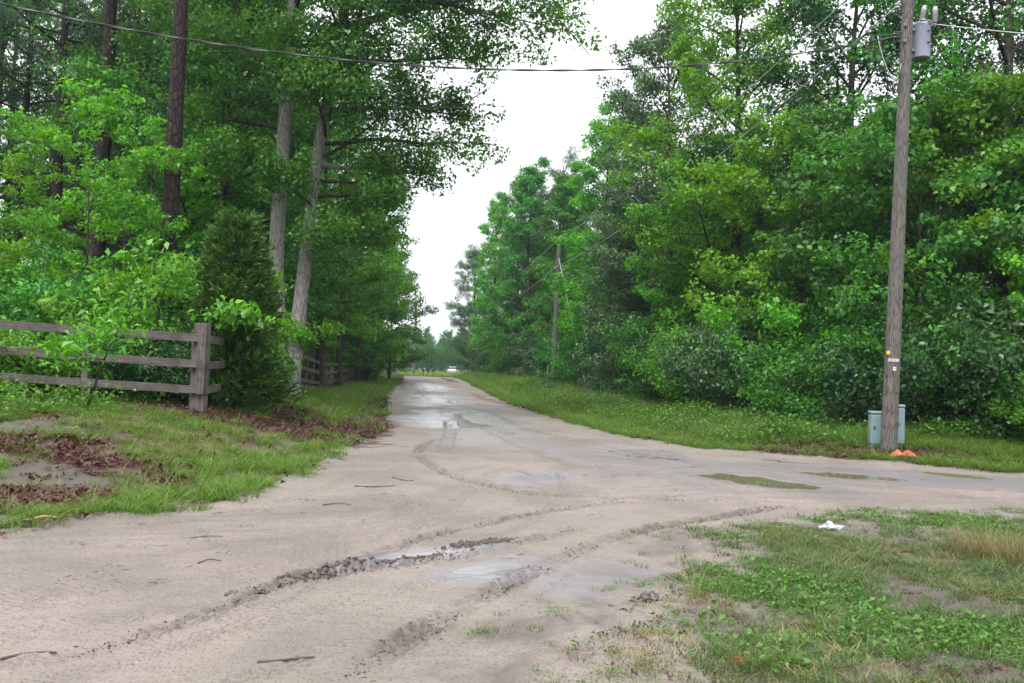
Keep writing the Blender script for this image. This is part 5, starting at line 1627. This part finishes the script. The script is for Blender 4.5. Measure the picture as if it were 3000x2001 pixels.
# the tall pale clump by the right edge
n = 34; x = 4.45+g.normal(size=n)*.22; y = 7.75+g.normal(size=n)*.25
c2 = dict(x=x, y=y, z=surface(x, y)[0])
put('pale_grass_clump', c2, .75+.5*g.random(n), [DR[0]], np.zeros(n, int), 'tall pale grass clump in the near field', 'grass', MAT['grass_dry'])
t = take(c, S((c['sdn']-.05)/.4)*(.02+.25*c['lit']+.04*S((p2-.5)/.1)))
put('fallen_leaves', t, .2+.3*g.random(len(t['x'])), DL, g.integers(0, 4, len(t['x'])), 'brown dead leaves among the near field grass', 'leaves', MAT['dead_leaf'])

t = take(c, S((c['sdn']+.3)/1.2)*(.004+.022*S((p-.45)/.2)))
put('pine_straw', t, .35+.4*g.random(len(t['x'])), ST, g.integers(0, 2, len(t['x'])), 'brown pine straw scattered over the near field soil', 'pine straw', MAT['dead_leaf'])

# --- left verge
c = sample(-13, -2.2, 6.0, 30, 62000)
p = fbm(c['x']*1.5, c['y']*1.5, 81, 4)
front = S((3.4-c['sdl'])/1.0)*S((14.0-c['y'])/2.0)*S((c['x']+4.6)/1.0)
strip = S((c['sdl']+.05)/.25)
keep = (1-.85*S((c['lit']-.25)/.4))*strip
t = take(c, keep*np.clip(.95*front*S((p-.25)/.2)+.42*S((p-.34)/.2), 0, 1)*np.clip(12/c['y'], .25, .8))
put('grass', t, (.8+.5*g.random(len(t['x'])))*np.clip(t['y']/14, 1, 1.5), GT[1:4], g.choice(3, len(t['x']), p=[.35, .4, .25]), 'bright lawn grass on the left verge', 'grass', MAT['grass'])
t = take(c, keep*.50*S((fbm(c['x']*.8, c['y']*1.6, 77, 3)-.36)/.15)*S((c['sdl']-.8)/1.0))
put('dry_grass', t, .8+.5*g.random(len(t['x'])), [DR[1], GT[0]], g.integers(0, 2, len(t['x'])), 'mossy yellow brown grass in the middle of the left verge', 'grass', MAT['grass_dry'])
t = take(c, strip*S((c['sdl']-3.0)/2.0)*S((p-.40)/.2)*.25)
put('weeds', t, .9+.8*g.random(len(t['x'])), WD, g.choice(4, len(t['x']), p=[.3, .3, .25, .15]), 'low weeds along the foot of the fence', 'weeds', MAT['weed'])
t = take(c, S((c['sdl']+.15)/.3)*np.clip(.05+.95*S((c['lit']-.15)/.6)*S((fbm(c['x']*3, c['y']*3, 57, 3)-.30)/.25), 0, 1)*np.clip(14/c['y'], .3, 1))
put('fallen_leaves', t, .45+1.0*g.random(len(t['x'])), DL+ST, g.integers(0, 6, len(t['x'])), 'bed of red brown dead leaves on the left verge', 'leaves', MAT['dead_leaf'])
y = 28+g.random(9000)**1.4*70; x = np.interp(y, LE_Y, LE_X)-g.random(9000)*4.5
c = dict(zip('x y'.split(), (x, y))); q = surface(x, y); c['z'], c['sdl'], c['lit'] = q[0], q[2], q[8]
t = take(c, S(c['sdl']/.3)*(1-.8*c['lit'])*.7)
put('grass', t, 1.2+.9*g.random(len(t['x'])), GT[1:4], g.integers(0, 3, len(t['x'])), 'verge grass below the receding fence', 'grass', MAT['grass'])
t = take(c, S((c['sdl']+.2)/.3)*c['lit']*.6)
put('fallen_leaves', t, 1.2+.8*g.random(len(t['x'])), DL, g.integers(0, 4, len(t['x'])), 'dead leaves along the far left road edge', 'leaves', MAT['dead_leaf'])

# --- right verge
TLX = lambda y: np.interp(y, [12, 16, 20, 24, 30, 38, 45, 58, 70, 85, 100, 120], [15, 13, 11, 10, 8.6, 7.6, 6.6, 5.2, 3.8, 1.5, -2.0, -6])
n = 40000
y = 14.5+(g.random(n)**1.9)*92; xa = np.interp(y, [p[1] for p in RIGHT_VERGE[2:15]], [p[0] for p in RIGHT_VERGE[2:15]])-.5
x = xa+(TLX(y)+1.0-xa)*g.random(n)
c = dict(x=x, y=y); q = surface(x, y); c['z'], c['sdr'], c['lit'], c['sd'] = q[0], q[3], q[8], q[1]
p = fbm(x*.9, y*.9, 91, 4)
edge = S((c['sdr']+.05)/.3); tallz = S((c['sdr']-.7)/1.3)*S((y-18.6)/1.5)
t = take(c, edge*(1-.8*S((c['lit']-.3)/.4))*(1-tallz*.6)*S((p-.22)/.2))
put('grass', t, (.9+.5*g.random(len(t['x'])))*np.clip(t['y']/22, 1, 2.2), GT[1:4], g.choice(3, len(t['x']), p=[.3, .4, .3]), 'short green grass along the right road edge', 'grass', MAT['grass'])
t = take(c, tallz*(1-.6*S((c['lit']-.4)/.3))*S((p-.34)/.2)*.55)
put('tall_grass', t, (.75+.5*g.random(len(t['x'])))*np.clip(t['y']/34, .9, 1.7), GT[4:7], g.integers(0, 3, len(t['x'])), 'tall bright grass of the right verge before the wood', 'grass', MAT['grass'])
t = take(c, tallz*S((p-.46)/.15)*.34)
put('weeds', t, 1.0+.9*g.random(len(t['x'])), WD, g.choice(4, len(t['x']), p=[.1, .1, .4, .4]), 'leafy weeds mixed in the tall right verge grass', 'weeds', MAT['weed'])
t = take(c, tallz*S((fbm(x*.7, y*.7, 93, 3)-.48)/.12)*.18)
put('dry_grass', t, (.7+.5*g.random(len(t['x'])))*np.clip(t['y']/30, 1, 1.6), [DR[0]], np.zeros(len(t['x']), int), 'dry stalks in the right verge grass', 'grass', MAT['grass_dry'])
t = take(c, S((c['sdr']+.1)/.3)*np.clip(.08+.7*S((c['lit']-.15)/.5)+.5*S((x-TLX(y)+1.2)/.8), 0, 1))
put('fallen_leaves', t, (.5+.9*g.random(len(t['x'])))*np.clip(t['y']/24, 1, 2), DL+ST, g.integers(0, 6, len(t['x'])), 'dead leaves on the right verge and under the wood edge', 'leaves', MAT['dead_leaf'])
# rust brown bracken left of the second pole
n = 260; y = 46+g.random(n)*9; x = TLX(y)-1.0-g.random(n)*1.4
c2 = dict(x=x, y=y, z=terrain(x, y))
o = put('bracken', c2, 1.0+.8*g.random(n), [WD[3], GT[4]], g.integers(0, 2, n), 'rust brown dead bracken left of the second pole', 'bracken', MAT['dead_leaf'])
# grass far beyond the crest
n = 3500; x = -26+g.random(n)*30; y = 104+g.random(n)*80
c2 = dict(x=x, y=y, z=terrain(x, y))
put('grass', c2, 3.0+2*g.random(n), GT[2:4], g.integers(0, 2, n), 'far green field beyond the crest of the road', 'grass', MAT['grass'])

# --- small debris on the road
c = sample(-7, 11, 2.0, 22, 9000)
p = fbm(c['x']*.8, c['y']*.8, 101, 3)
t = take(c, c['road']*(1-c['wet']*.7)*(.03+.22*S((p-.5)/.15))*np.clip(10/c['y'], .4, 1))
put('road_debris', t, .5+.6*g.random(len(t['x'])), TW, g.integers(0, 4, len(t['x'])), 'small dark twigs and needles strewn on the sand', 'twigs', MAT['twig'], .03)
# --- crumbs of mud thrown up along the tyre tracks
X = []; Y = []; Z = []; SZ = []
for ti, n, w, s0, s1 in ((2, 1500, .05, .004, .020), (1, 900, .05, .003, .009), (4, 1100, .06, .003, .010), (3, 600, .06, .003, .008), (0, 700, .06, .004, .010), (6, 120, .15, .006, .014), (7, 120, .15, .006, .014)):
    P = TRACKS[ti][0]; L = np.cumsum([0]+[math.dist(a, b) for a, b in zip(P[:-1], P[1:])])
    s = g.random(n)*L[-1]
    s = s[(fbm(s*2.0, s*0+ti, 111, 2) > .38)]
    X.append(np.interp(s, L, [p[0] for p in P])+g.normal(size=len(s))*w)
    Y.append(np.interp(s, L, [p[1] for p in P])+g.normal(size=len(s))*w)
    SZ.append(s0+(s1-s0)*g.random(len(s))**2)
X = np.concatenate(X); Y = np.concatenate(Y); SZ = np.concatenate(SZ)
c2 = dict(x=X, y=Y, z=surface(X, Y)[0]+SZ*.25)
put('mud_crumbs', c2, SZ, CL, g.integers(0, 4, len(X)), 'crumbled mud thrown up along the tyre tracks', 'mud', MAT['mud'], 1.0)

# ================================================================== HAZE
def haze():
    m = bpy.data.materials.new('damp_air'); m.use_nodes = True
    nt = m.node_tree; nt.nodes.clear()
    out = nt.nodes.new('ShaderNodeOutputMaterial'); v = nt.nodes.new('ShaderNodeVolumePrincipled')
    v.inputs['Color'].default_value = (.72, .88, 1.0, 1); v.inputs['Density'].default_value = .0004; v.inputs['Anisotropy'].default_value = .25
    nt.links.new(v.outputs[0], out.inputs['Volume'])
    b = MB(); b.box((0, 0, 13.5), (1300, 1300, 30))
    o = b.build('haze', m); tag(o, 'thin moist haze in the air', 'haze', kind='stuff')
haze()
